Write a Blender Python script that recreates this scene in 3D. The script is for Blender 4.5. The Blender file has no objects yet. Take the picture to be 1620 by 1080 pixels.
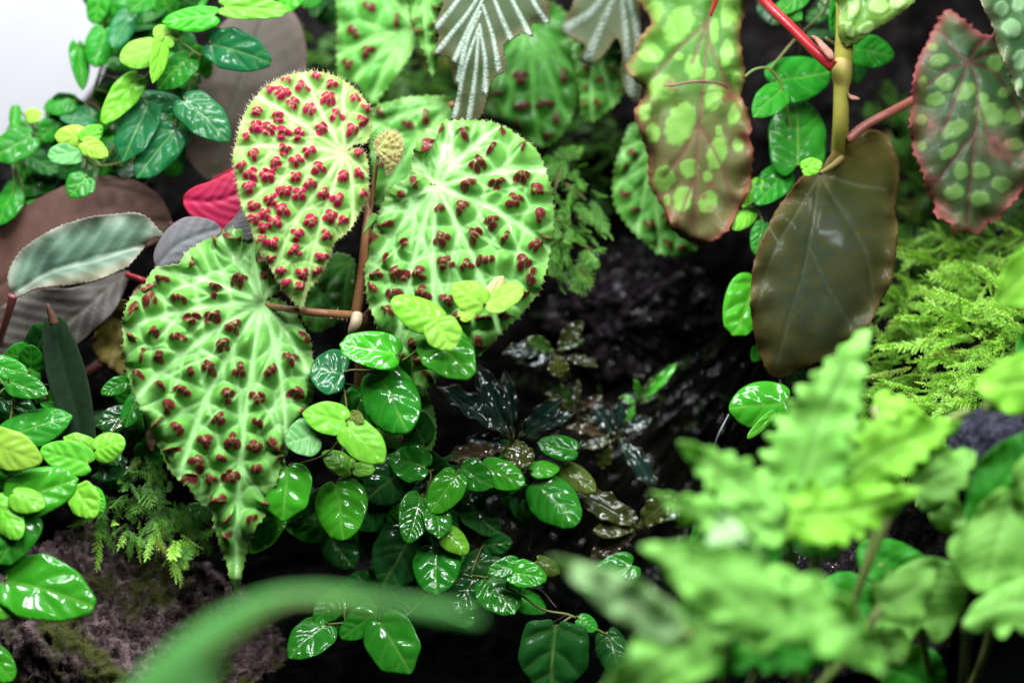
import bpy, math, random
import numpy as np
from mathutils import Vector, Matrix, noise as mnoise

# ------------------------------------------------------------------ camera, world, lamps, exposure
scene = bpy.context.scene
C = scene.collection
PITCH = math.radians(25)
LENS, SENSOR, W0 = 85.0, 36.0, 0.50            # half a metre of bank across the frame, in the plane of focus
D0 = W0 * LENS / SENSOR
FWD = np.array([0, math.cos(PITCH), -math.sin(PITCH)])
UP = np.array([0, math.sin(PITCH), math.cos(PITCH)])
RIGHT = np.array([1.0, 0, 0])
TARGET = np.array([0, 0, 0.22])
CAM = TARGET - FWD * D0
PX = W0 / 1620.0                                # metres per photo pixel in the plane of focus

cam_d = bpy.data.cameras.new('camera')
cam_d.lens, cam_d.sensor_width, cam_d.clip_start, cam_d.clip_end = LENS, SENSOR, 0.01, 50
cam_d.dof.use_dof = True
cam_d.dof.focus_distance = D0 - 0.012
cam_d.dof.aperture_fstop = 2.8
cam_d.dof.aperture_blades = 0
cam = bpy.data.objects.new('camera', cam_d)
C.objects.link(cam)
cam.matrix_world = Matrix(((1, 0, 0, CAM[0]), (0, UP[1], -FWD[1], CAM[1]), (0, UP[2], -FWD[2], CAM[2]), (0, 0, 0, 1)))
scene.camera = cam

world = bpy.data.worlds.new('World')
scene.world = world
world.use_nodes = True
world.node_tree.nodes['Background'].inputs[0].default_value = (0.75, 0.86, 1.0, 1)
world.node_tree.nodes['Background'].inputs[1].default_value = 0.018

def lamp(name, loc, aim, sx, sy, power, col=(1, 1, 1)):
    l = bpy.data.lights.new(name, 'AREA')
    l.shape, l.size, l.size_y, l.energy, l.color = 'RECTANGLE', sx, sy, power, col
    o = bpy.data.objects.new(name, l)
    C.objects.link(o)
    o.location = loc
    o.rotation_euler = (Vector(aim) - Vector(loc)).to_track_quat('-Z', 'Y').to_euler()
    return o
# a tank fixture of small LED modules over the planting, plus an added wash that brightens the wall
COOL = (0.95, 0.99, 1.0)
for lx, ly, lz, pw in ((-0.36, -0.16, 0.88, 1.25), (-0.22, -0.20, 0.90, 1.5), (-0.08, -0.16, 0.90, 1.5), (-0.26, -0.02, 0.92, 1.1), (-0.08, -0.02, 0.92, 1.1),
                       (0.10, -0.24, 0.88, 1.25), (0.26, -0.26, 0.86, 1.7), (0.36, -0.38, 0.82, 1.8)):
    lamp('tank_lamp', (lx, ly, lz), (lx * 0.6, 0.0, 0.20), 0.085, 0.035, pw * 1.05, COOL)
lamp('wall_fill', (-0.25, 0.20, 1.05), (-0.25, 0.60, 0.35), 0.7, 0.08, 20.0, (0.94, 0.96, 1.0))

vs = scene.view_settings
vs.view_transform, vs.look, vs.exposure, vs.gamma = 'Standard', 'None', 0.0, 1.0
vs.use_curve_mapping = False
scene.render.engine = 'CYCLES'
cy = scene.cycles
cy.use_denoising = True
cy.max_bounces, cy.diffuse_bounces, cy.glossy_bounces, cy.transmission_bounces, cy.transparent_max_bounces = 8, 4, 4, 6, 8
cy.caustics_reflective = cy.caustics_refractive = False
cy.sample_clamp_indirect = 4.0

# ------------------------------------------------------------------ helpers
rng = np.random.default_rng(7)
random.seed(7)

def P(px, py, d=0.0):
    """World point seen at photo pixel (px, py), d centimetres in front of the plane of focus."""
    px, py, d = np.broadcast_arrays(np.asarray(px, float), np.asarray(py, float), np.asarray(d, float))
    Z = D0 - d / 100.0
    k = SENSOR / LENS / 1620.0 * Z
    return CAM + ((px - 810) * k)[..., None] * RIGHT + ((540 - py) * k)[..., None] * UP + Z[..., None] * FWD

def lin(h):
    if isinstance(h, str):
        h = [int(h[i:i + 2], 16) for i in (0, 2, 4)]
    return tuple(((c / 255) / 12.92 if c / 255 < 0.04045 else ((c / 255 + 0.055) / 1.055) ** 2.4) for c in h)

def mesh(name, V, F, mats=(), attrs=None, smooth=True):
    me = bpy.data.meshes.new(name)
    V = np.asarray(V, np.float32)
    if isinstance(F, np.ndarray):
        n, k = F.shape
        me.vertices.add(len(V))
        me.vertices.foreach_set('co', V.ravel())
        me.loops.add(n * k)
        me.loops.foreach_set('vertex_index', F.astype(np.int32).ravel())
        me.polygons.add(n)
        me.polygons.foreach_set('loop_start', np.arange(0, n * k, k, dtype=np.int32))
        me.update(calc_edges=True)
    else:
        me.from_pydata(V.tolist(), [], F)
    if smooth:
        me.polygons.foreach_set('use_smooth', np.ones(len(me.polygons), bool))
    for m in mats:
        me.materials.append(m)
    for k, a in (attrs or {}).items():
        a = np.asarray(a, np.float32)
        if a.ndim == 1:
            me.attributes.new(k, 'FLOAT', 'POINT').data.foreach_set('value', a)
        else:
            me.attributes.new(k, 'FLOAT_COLOR', 'POINT').data.foreach_set('color', np.c_[a, np.ones(len(a))].astype(np.float32).ravel())
    me.update()
    return me

def add(name, me, parent=None, loc=(0, 0, 0), kind=None):
    o = bpy.data.objects.new(name, me)
    C.objects.link(o)
    if parent is not None:
        o.parent = parent
    o.location = loc
    if kind:
        o['kind'] = kind
    return o

def thing(name, label, cat, loc, group=None):
    o = bpy.data.objects.new(name, None)
    C.objects.link(o)
    o.location = loc
    o.empty_display_size = 0.01
    o['label'], o['category'] = label, cat
    if group:
        o['group'] = group
    return o

WLOC = {}
def wloc(o):
    """World position of an unrotated object and its parents."""
    v = np.zeros(3)
    while o is not None:
        v = v + np.array(o.location)
        o = o.parent
    return v

def put(name, V, F, mats, parent, attrs=None, origin=None, kind=None, smooth=True):
    """World-space vertices -> a child of parent with its own origin."""
    V = np.asarray(V, float)
    origin = np.asarray(V.mean(0) if origin is None else origin, float)
    base = wloc(parent) if parent is not None else np.zeros(3)
    return add(name, mesh(name, V - origin, F, mats, attrs, smooth), parent, tuple(origin - base), kind)

def catmull(pts, n=8, closed=True):
    p = np.asarray(pts, float)
    if closed:
        a, b, c, d = np.roll(p, 1, 0), p, np.roll(p, -1, 0), np.roll(p, -2, 0)
    else:
        q = np.vstack([2 * p[0] - p[1], p, 2 * p[-1] - p[-2]])
        a, b, c, d = q[:-3], q[1:-2], q[2:-1], q[3:]
    t = (np.arange(n) / n)[None, :, None]
    a, b, c, d = (x[:, None, :] for x in (a, b, c, d))
    r = 0.5 * ((2 * b) + (-a + c) * t + (2 * a - 5 * b + 4 * c - d) * t ** 2 + (-a + 3 * b - 3 * c + d) * t ** 3)
    r = r.reshape(-1, p.shape[1])
    return r if closed else np.vstack([r, p[-1]])

def resample(line, step, closed=False):
    p = np.asarray(line, float)
    if closed:
        p = np.vstack([p, p[0]])
    s = np.r_[0, np.cumsum(np.linalg.norm(np.diff(p, axis=0), axis=1))]
    n = max(3, int(round(s[-1] / step)))
    t = np.linspace(0, s[-1], n + 1)
    if closed:
        t = t[:-1]
    return np.stack([np.interp(t, s, p[:, i]) for i in range(p.shape[1])], 1)

def seg_dist(Q, line, closed=False):
    """Distance from points Q to a polyline and the nearest point on it."""
    p = np.asarray(line, float)
    if closed:
        p = np.vstack([p, p[0]])
    best = np.full(len(Q), 1e9)
    near = np.zeros((len(Q), 2))
    for a, b in zip(p[:-1], p[1:]):
        ab = b - a
        L = max(ab @ ab, 1e-12)
        t = np.clip(((Q - a) @ ab) / L, 0, 1)
        c = a + t[:, None] * ab
        d = np.hypot(*(Q - c).T)
        m = d < best
        best[m] = d[m]
        near[m] = c[m]
    return best, near

def inside(Q, poly):
    x, y = Q[:, 0], Q[:, 1]
    r = np.zeros(len(Q), bool)
    x1, y1 = poly[-1]
    for x2, y2 in poly:
        if y1 != y2:
            c = ((y1 > y) != (y2 > y)) & (x < (x2 - x1) * (y - y1) / (y2 - y1) + x1)
            r ^= c
        x1, y1 = x2, y2
    return r

def serrate(poly, amp, period, rs, sharp=1.0):
    p = resample(poly, period / 4.0, True)
    t = np.roll(p, -1, 0) - np.roll(p, 1, 0)
    n = np.stack([t[:, 1], -t[:, 0]], 1) / (np.linalg.norm(t, axis=1)[:, None] + 1e-9)
    area = np.sum(p[:, 0] * np.roll(p[:, 1], -1) - np.roll(p[:, 0], -1) * p[:, 1])
    if area < 0:
        n = -n
    k = np.arange(len(p))
    tooth = np.array([0.0, 0.35, 1.0, 0.25])[k % 4]
    return p + n * (amp * (tooth * rs.uniform(0.4, 1.3, len(p)) - 0.3))[:, None]

def grid_leaf(poly, step):
    """Fill a polygon with an even quad grid whose rim is snapped to the outline. -> (points, quads, rim edges)"""
    poly = np.asarray(poly, float)
    lo, hi = poly.min(0) - step, poly.max(0) + step
    nx, ny = int((hi[0] - lo[0]) / step) + 2, int((hi[1] - lo[1]) / step) + 2
    gx, gy = np.meshgrid(lo[0] + np.arange(nx) * step, lo[1] + np.arange(ny) * step)
    G = np.stack([gx.ravel(), gy.ravel()], 1)
    idx = np.arange(nx * ny).reshape(ny, nx)
    Q = np.stack([idx[:-1, :-1], idx[:-1, 1:], idx[1:, 1:], idx[1:, :-1]], -1).reshape(-1, 4)
    cen = G[Q].mean(1)
    Q = Q[inside(cen, poly)]
    used, inv = np.unique(Q, return_inverse=True)
    Q = inv.reshape(-1, 4)
    V = G[used].copy()
    e = np.concatenate([Q[:, [0, 1]], Q[:, [1, 2]], Q[:, [2, 3]], Q[:, [3, 0]]])
    key = np.sort(e, 1)
    _, first, cnt = np.unique(key[:, 0].astype(np.int64) * (len(V) + 1) + key[:, 1], return_index=True, return_counts=True)
    rim = e[first[cnt == 1]]
    b = np.unique(rim)
    _, V[b] = seg_dist(V[b], poly, True)
    return V, Q, rim

def normals(V, Q):
    n = np.cross(V[Q[:, 2]] - V[Q[:, 0]], V[Q[:, 3]] - V[Q[:, 1]])
    N = np.zeros_like(V)
    for i in range(4):
        np.add.at(N, Q[:, i], n)
    return N / (np.linalg.norm(N, axis=1)[:, None] + 1e-20)

def thicken(V, Q, rim, th, attrs):
    """Close a leaf sheet with an underside and an edge."""
    N = normals(V, Q)
    n = len(V)
    V2 = np.vstack([V, V - N * th])
    rimq = np.stack([rim[:, 1], rim[:, 0], rim[:, 0] + n, rim[:, 1] + n], 1)
    F = np.vstack([Q, Q[:, ::-1] + n, rimq])
    at = {k: np.concatenate([a, a]) for k, a in attrs.items()}
    at['under'] = np.r_[np.zeros(n), np.ones(n)]
    return V2, F, at

def vnoise(X, Y, s, seed=0):
    return np.array([mnoise.noise(Vector((x / s, y / s, seed * 7.3))) for x, y in zip(X, Y)])

def sstep(a, b, x):
    t = np.clip((x - a) / (b - a), 0, 1)
    return t * t * (3 - 2 * t)

def traced_leaf(parent, outline, mat, d=0.0, gx=0.0, gy=1.0, cup=0.0, fold=None, field=None, step=4.0, teeth=None,
                seed=1, wave=0.0, th=0.0005, name='leaf', smooth_n=8, label=None, extra=None, hairs=None):
    """A leaf with its own outline, tilt (cm of depth per 100 px), cupping and relief. field(XY, rimdist) -> (height in px, attrs)."""
    rs = np.random.default_rng(seed)
    poly = catmull(outline, smooth_n) if smooth_n > 1 else np.asarray(outline, float)
    if teeth:
        poly = serrate(poly, teeth[0], teeth[1], rs)
    V2, Q, rim = grid_leaf(poly, step)
    c = poly.mean(0)
    r = (V2 - c) / 100.0
    dep = d + gx * r[:, 0] + gy * r[:, 1] + cup * (r ** 2).sum(1)
    rd, _ = seg_dist(V2, poly[::max(1, len(poly) // 220)], True)
    if wave:
        dep = dep + wave * np.exp(-rd / 22.0) * vnoise(V2[:, 0], V2[:, 1], 38.0, seed)
    if fold is not None:                      # a crease along the midrib: distance from it lifts or drops the blade
        fd, _ = seg_dist(V2, np.asarray(fold[0], float))
        dep = dep + fold[1] * (1 - np.exp(-fd / fold[2]))
    h, at = field(V2, rd) if field else (np.zeros(len(V2)), {})
    W = P(V2[:, 0], V2[:, 1], dep)
    if np.dot(normals(W, Q).mean(0), FWD) > 0:
        Q = Q[:, ::-1]
        rim = rim[:, ::-1]
    W = W + normals(W, Q) * (h * PX)[:, None]
    at.setdefault('vein', np.zeros(len(V2)))
    at['edge'] = np.exp(-rd / 7.0)
    W3, F, at = thicken(W, Q, rim, th, at)
    o = put(name, W3, F, (mat,), parent, at, origin=W[np.argmin(np.hypot(*(V2 - V2[0]).T))])
    if label:
        o['label'] = label
    if hairs:
        pr = resample(poly, hairs[1], True)
        _, k = None, [int(np.argmin(np.hypot(*(V2 - q).T))) for q in pr]
        base = W[k]
        out = P(pr[:, 0] * 1, pr[:, 1], dep[k]) - P(*c, d)
        out = out / np.linalg.norm(out, axis=1)[:, None]
        dirv = out + rs.normal(0, 0.45, out.shape) - FWD * 0.35
        hair_tuft(o, base, dirv, hairs[0] * PX, hairs[2])
    return o

def hair_tuft(parent, base, dirs, L, mat, rad=0.00011):
    V, F = [], []
    rs = np.random.default_rng(len(base))
    for b, d in zip(base, dirs):
        d = d / np.linalg.norm(d)
        u = np.cross(d, [0.3, 0.5, 0.8])
        u /= np.linalg.norm(u)
        w = np.cross(d, u)
        i = len(V)
        l = L * rs.uniform(0.5, 1.4)
        V += [b + u * rad, b - u * rad * 0.5 + w * rad * 0.87, b - u * rad * 0.5 - w * rad * 0.87, b + d * l]
        F += [(i, i + 1, i + 3), (i + 1, i + 2, i + 3), (i + 2, i, i + 3)]
    return put('hair_fringe', V, np.array(F), (mat,), parent, kind='stuff', origin=wloc(parent))

def tube(parent, pts, radii, mat, name='stem', n=9, cap=True, sm=6, kind=None, attrs=None):
    """pts: (px, py, d) control points, radii in px."""
    p = np.asarray(pts, float)
    q = catmull(np.c_[p, np.interp(np.arange(len(p)), np.linspace(0, len(p) - 1, len(np.atleast_1d(radii))), np.atleast_1d(radii))], sm, False)
    return world_tube(parent, P(q[:, 0], q[:, 1], q[:, 2]), q[:, 3] * PX, mat, name, n, kind)

def sweep(W, R, n=9):
    W = np.asarray(W, float)
    T = np.gradient(W, axis=0)
    T /= np.linalg.norm(T, axis=1)[:, None] + 1e-12
    u = np.cross(T[0], [0.13, 0.9, 0.4])
    V = []
    for c, t, r in zip(W, T, R):
        u = u - t * (u @ t)
        u /= np.linalg.norm(u) + 1e-12
        w = np.cross(t, u)
        a = np.arange(n) / n * 2 * math.pi
        V.append(c + r * (np.cos(a)[:, None] * u + np.sin(a)[:, None] * w))
    V = np.vstack(V)
    m = len(W)
    i = np.arange(m - 1)[:, None] * n + np.arange(n)[None]
    j = np.arange(m - 1)[:, None] * n + (np.arange(n)[None] + 1) % n
    F = np.stack([i, j, j + n, i + n], -1).reshape(-1, 4)
    V = np.vstack([V, W[:1], W[-1:]])
    k = np.arange(n)
    a, b = len(V) - 2, len(V) - 1
    capA = np.stack([np.full(n, a), (k + 1) % n, k, np.full(n, a)], 1)
    base = (m - 1) * n
    capB = np.stack([np.full(n, b), base + k, base + (k + 1) % n, np.full(n, b)], 1)
    tris = [tuple(x[:3]) for x in np.vstack([capA, capB]).tolist()]
    return V, [tuple(x) for x in F.tolist()] + tris

def world_tube(parent, W, R, mat, name='stem', n=9, kind=None):
    V, F = sweep(W, R, n)
    return put(name, V, F, (mat,), parent, origin=W[0], kind=kind)

# ------------------------------------------------------------------ materials
class Nodes:
    def __init__(s, name):
        s.m = bpy.data.materials.new(name)
        s.m.use_nodes = True
        s.t = s.m.node_tree
        s.t.nodes.clear()
        s.out = s.new('ShaderNodeOutputMaterial')
    def new(s, typ, **kw):
        n = s.t.nodes.new(typ)
        for k, v in kw.items():
            setattr(n, k, v)
        return n
    def link(s, a, b):
        s.t.links.new(a, b)
    def val(s, inp, v):
        if hasattr(v, 'is_linked') or hasattr(v, 'links'):
            s.link(v, inp)
        else:
            inp.default_value = (*v, 1) if isinstance(v, tuple) and len(v) == 3 and len(inp.default_value) == 4 else v
    def attr(s, name, out='Fac', typ='GEOMETRY'):
        return s.new('ShaderNodeAttribute', attribute_name=name, attribute_type=typ).outputs[out]
    def noise(s, scale, detail=3, rough=0.55, coord='Object', dist=0.0):
        n = s.new('ShaderNodeTexNoise')
        n.inputs['Scale'].default_value, n.inputs['Detail'].default_value, n.inputs['Roughness'].default_value = scale, detail, rough
        n.inputs['Distortion'].default_value = dist
        s.link(s.new('ShaderNodeTexCoord').outputs[coord], n.inputs['Vector'])
        return n.outputs['Fac']
    def ramp(s, fac, stops, interp='LINEAR'):
        r = s.new('ShaderNodeValToRGB')
        r.color_ramp.interpolation = interp
        el = r.color_ramp.elements
        while len(el) < len(stops):
            el.new(0.5)
        for e, (p, c) in zip(el, stops):
            e.position = p
            e.color = (*c, 1) if not isinstance(c, (int, float)) else (c, c, c, 1)
        s.link(fac, r.inputs['Fac'])
        return r.outputs['Color']
    def mix(s, fac, a, b, mode='MIX'):
        n = s.new('ShaderNodeMix', data_type='RGBA', blend_type=mode)
        for k, v in (('Factor', fac), ('A', a), ('B', b)):
            i = [x for x in n.inputs if x.name == k and (x.type == 'RGBA' or (k == 'Factor' and x.type == 'VALUE'))][0]
            s.val(i, v)
        return [x for x in n.outputs if x.type == 'RGBA'][0]
    def math(s, op, a, b=0.0, clamp=False):
        n = s.new('ShaderNodeMath', operation=op, use_clamp=clamp)
        s.val(n.inputs[0], a)
        s.val(n.inputs[1], b)
        return n.outputs[0]
    def bump(s, h, strength=0.3, dist=0.001, normal=None):
        n = s.new('ShaderNodeBump')
        n.inputs['Strength'].default_value, n.inputs['Distance'].default_value = strength, dist
        s.link(h, n.inputs['Height'])
        if normal is not None:
            s.link(normal, n.inputs['Normal'])
        return n.outputs['Normal']
    def finish(s, col, rough=0.4, normal=None, trans=0.0, trcol=None, coat=0.0, coat_rough=0.05, spec=0.5, coat_normal=None, transmission=0.0, ior=1.45, sheen=0.0):
        b = s.new('ShaderNodeBsdfPrincipled')
        s.val(b.inputs['Base Color'], col)
        s.val(b.inputs['Roughness'], rough)
        s.val(b.inputs['Specular IOR Level'], spec)
        s.val(b.inputs['Coat Weight'], coat)
        s.val(b.inputs['Coat Roughness'], coat_rough)
        s.val(b.inputs['Transmission Weight'], transmission)
        s.val(b.inputs['IOR'], ior)
        s.val(b.inputs['Sheen Weight'], sheen)
        if normal is not None:
            s.link(normal, b.inputs['Normal'])
        if coat_normal is not None:
            s.link(coat_normal, b.inputs['Coat Normal'])
        sh = b.outputs[0]
        if trans:
            t = s.new('ShaderNodeBsdfTranslucent')
            s.val(t.inputs['Color'], col if trcol is None else trcol)
            mx = s.new('ShaderNodeMixShader')
            s.val(mx.inputs[0], trans)
            s.link(sh, mx.inputs[1])
            s.link(t.outputs[0], mx.inputs[2])
            sh = mx.outputs[0]
        s.link(sh, s.out.inputs['Surface'])
        return s.m

def mat_bullate(name, pale, green, red, redtip, wet=0.25, deep=None):
    n = Nodes(name)
    c = n.mix(n.ramp(n.noise(60, 4), [(0.35, 0.0), (0.65, 0.7)]), green, deep or tuple(x * 0.75 for x in green))
    c = n.mix(n.attr('vein'), c, pale)
    c = n.mix(n.math('MULTIPLY', n.attr('bulla'), 0.4), c, tuple(x * 0.8 for x in green))
    rc = n.mix(n.ramp(n.noise(700, 3), [(0.35, 0.0), (0.7, 1.0)]), red, redtip)
    c = n.mix(n.attr('red'), c, rc)
    c = n.mix(n.math('MULTIPLY', n.attr('edge'), 0.22), c, redtip)
    c = n.mix(n.math('MULTIPLY', n.attr('under'), 0.6), c, (0.25, 0.12, 0.06))
    fine = n.noise(1600, 3)
    nb = n.bump(fine, 0.35, 0.0004)
    rg = n.math('ADD', n.math('MULTIPLY', n.noise(45, 3), 0.3), 0.38)
    return n.finish(c, rg, nb, trans=0.12, trcol=n.mix(0.2, c, (0.35, 0.6, 0.12)), coat=n.math('MULTIPLY', n.ramp(n.noise(30, 3), [(0.42, 0.15), (0.62, 1.0)]), wet), coat_rough=0.10, spec=0.12)

def mat_ficus():
    """Creeping fig: leaf colour sits on the object (colour), wetness in its alpha."""
    n = Nodes('creeping_fig_leaf')
    oi = n.new('ShaderNodeObjectInfo')
    base = oi.outputs['Color']
    var = n.ramp(n.noise(3.0, 4), [(0.3, 0.0), (0.72, 1.0)])
    c = n.mix(n.math('MULTIPLY', var, 0.6), base, n.mix(1.0, base, (0.55, 0.7, 0.5), 'MULTIPLY'))
    c = n.mix(n.math('MULTIPLY', n.attr('vein'), 0.45), c, n.mix(0.55, base, (0.45, 0.62, 0.15)))
    c = n.mix(n.math('MULTIPLY', n.attr('under'), 0.5), c, n.mix(0.5, base, (0.25, 0.4, 0.12)))
    speck = n.ramp(n.noise(26, 2), [(0.70, 0.0), (0.78, 1.0)])
    c = n.mix(n.math('MULTIPLY', speck, 0.25), c, (0.20, 0.22, 0.04))
    wet = oi.outputs['Alpha']
    bump = n.bump(n.noise(55, 3), 0.3, 0.0002)
    wetn = n.bump(n.noise(3.2, 1, 0.4), 0.4, 0.0009)
    rg = 0.6
    return n.finish(c, rg, bump, trans=0.20, trcol=n.mix(0.45, c, (0.25, 0.55, 0.02)), coat=n.math('MULTIPLY', wet, 0.75), coat_rough=0.11, spec=0.08, coat_normal=wetn)

def mat_plain(name, a, b, scale=40, rough=0.45, trans=0.0, bump=0.2, bscale=300, bdist=0.0005, coat=0.0, detail=4, trcol=None, spec=0.5):
    n = Nodes(name)
    c = n.mix(n.ramp(n.noise(scale, detail), [(0.32, 0.0), (0.68, 1.0)]), a, b)
    nb = n.bump(n.noise(bscale, 3), bump, bdist)
    return n.finish(c, rough, nb, trans=trans, trcol=trcol, coat=coat, spec=spec)

def mat_attr(name, base, alt, layers, scale=40, rough=0.4, trans=0.12, bump=0.25, bscale=500, bdist=0.0004, coat=0.0, coat_rough=0.1, spec=0.18, trcol=None):
    """Leaf colour with attribute layers [(attr, colour, strength)] over a mottled base."""
    n = Nodes(name)
    c = n.mix(n.ramp(n.noise(scale, 4), [(0.32, 0.0), (0.68, 1.0)]), base, alt)
    for a, col, st in layers:
        c = n.mix(n.math('MULTIPLY', n.attr(a), st, True), c, col)
    nb = n.bump(n.noise(bscale, 3), bump, bdist)
    return n.finish(c, rough, nb, trans=trans, trcol=trcol, coat=coat, coat_rough=coat_rough, spec=spec)

M = {}
M['hero_red'] = mat_bullate('bullate_leaf_red', (0.41, 0.63, 0.24), (0.20, 0.44, 0.085), (0.28, 0.005, 0.040), (0.44, 0.022, 0.085), 0.18)
M['hero'] = mat_bullate('bullate_leaf', (0.34, 0.64, 0.24), (0.135, 0.40, 0.065), (0.11, 0.010, 0.013), (0.18, 0.028, 0.030), 0.30)
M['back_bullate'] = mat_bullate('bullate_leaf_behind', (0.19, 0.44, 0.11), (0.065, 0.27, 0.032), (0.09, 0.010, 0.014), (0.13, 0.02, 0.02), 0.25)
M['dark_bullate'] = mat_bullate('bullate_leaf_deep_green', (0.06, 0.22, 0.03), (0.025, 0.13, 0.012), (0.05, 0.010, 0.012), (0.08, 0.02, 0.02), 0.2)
M['ficus'] = mat_ficus()
M['fig_stem'] = mat_plain('fig_stem', (0.10, 0.20, 0.03), (0.16, 0.09, 0.03), 90, 0.5, bump=0.4)
M['petiole'] = mat_plain('begonia_petiole', (0.26, 0.09, 0.04), (0.30, 0.17, 0.07), 60, 0.4, trans=0.1)
M['hair'] = mat_plain('pale_hair', (0.75, 0.68, 0.52), (0.7, 0.45, 0.35), 60, 0.5, trans=0.3)
M['sheath'] = mat_plain('pale_sheath', (0.55, 0.48, 0.33), (0.40, 0.30, 0.18), 90, 0.5, trans=0.2)

# ------------------------------------------------------------------ setting: planted bank, pool, white wall
def bank_depth(px, py):
    """Depth (cm) of the planted bank, a 45 degree slope with a mound on one side and a hollow in the middle."""
    px, py = np.asarray(px, float), np.asarray(py, float)
    d = -11.0 + 6.5 * (py - 540) / 540
    d = d + 8.5 * np.exp(-((px - 1600) / 210) ** 2 - ((py - 640) / 230) ** 2)
    d = d - 5.0 * np.exp(-((px - 850) / 330) ** 2 - ((py - 800) / 330) ** 2)
    d = d + 2.5 * np.exp(-((px - 120) / 200) ** 2 - ((py - 820) / 220) ** 2)
    return d

def build_bank():
    xs = np.linspace(-500, 2120, 330)
    ys = np.linspace(-420, 1500, 250)
    X, Y = np.meshgrid(xs, ys)
    # the crest of the bank falls away on one side, where the wall behind shows over it
    top = np.interp(X, [-500, 0, 90, 160, 230, 330, 600], [330, 250, 215, 120, -60, -300, -420])
    Y2 = top + (Y + 420) / 1920 * (1500 - top)
    d = bank_depth(X, Y2)
    W = P(X.ravel(), Y2.ravel(), d.ravel())
    h = np.array([mnoise.fractal(Vector(w * 26), 1.0, 2.0, 4) * 0.0085 + mnoise.noise(Vector(w * 130)) * 0.0022 for w in W])
    W = W - FWD[None] * h[:, None]
    ny, nx = X.shape
    i = np.arange(nx * ny).reshape(ny, nx)
    Q = np.stack([i[:-1, :-1], i[1:, :-1], i[1:, 1:], i[:-1, 1:]], -1).reshape(-1, 4)
    n = Nodes('wet_black_soil')
    c = n.ramp(n.noise(55, 6), [(0.3, (0.001, 0.001, 0.001)), (0.6, (0.004, 0.003, 0.003)), (0.85, (0.012, 0.009, 0.008))])
    nb = n.bump(n.noise(420, 4), 0.8, 0.0015)
    m = n.finish(c, n.ramp(n.noise(80, 3), [(0.4, 0.4), (0.55, 0.9)]), nb, spec=0.04)
    o = put('ground', W, Q, (m,), None, origin=(0, 0, 0))
    o['kind'] = 'structure'
build_bank()

def wall_and_water():
    n = Nodes('white_wall_paint')
    m = n.finish(n.ramp(n.noise(6, 3), [(0.3, (0.78, 0.79, 0.82)), (0.7, (0.82, 0.82, 0.84))]), 0.6)
    V = [(-1.2, 0.60, -0.6), (1.2, 0.60, -0.6), (1.2, 0.60, 1.3), (-1.2, 0.60, 1.3), (-1.2, 0.63, -0.6), (1.2, 0.63, -0.6), (1.2, 0.63, 1.3), (-1.2, 0.63, 1.3)]
    F = [(0, 1, 2, 3), (5, 4, 7, 6), (3, 2, 6, 7), (1, 0, 4, 5), (0, 3, 7, 4), (2, 1, 5, 6)]
    o = put('wall', V, F, (m,), None, origin=(0, 0.6, 0), smooth=False)
    o['kind'] = 'structure'
    # still dark pool at the foot of the bank
    z = P(700, 985, -6.5)[2]
    nx, ny = 220, 120
    gx, gy = np.meshgrid(np.linspace(-0.5, 0.5, nx), np.linspace(-0.42, 0.14, ny))
    h = np.array([mnoise.noise(Vector((x * 16, y * 34, 0.3))) * 0.0012 + mnoise.noise(Vector((x * 70, y * 120, 3.3))) * 0.00018 for x, y in zip(gx.ravel(), gy.ravel())])
    V = np.c_[gx.ravel(), gy.ravel(), z + h]
    i = np.arange(nx * ny).reshape(ny, nx)
    Q = np.stack([i[:-1, :-1], i[:-1, 1:], i[1:, 1:], i[1:, :-1]], -1).reshape(-1, 4)
    n = Nodes('dark_water')
    m = n.finish((0.0012, 0.0016, 0.0014), 0.03, transmission=0.0, ior=1.33, spec=0.5)
    o = put('water', V, Q, (m,), None, origin=(0, 0, z))
    o['kind'] = 'structure'
wall_and_water()

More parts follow.
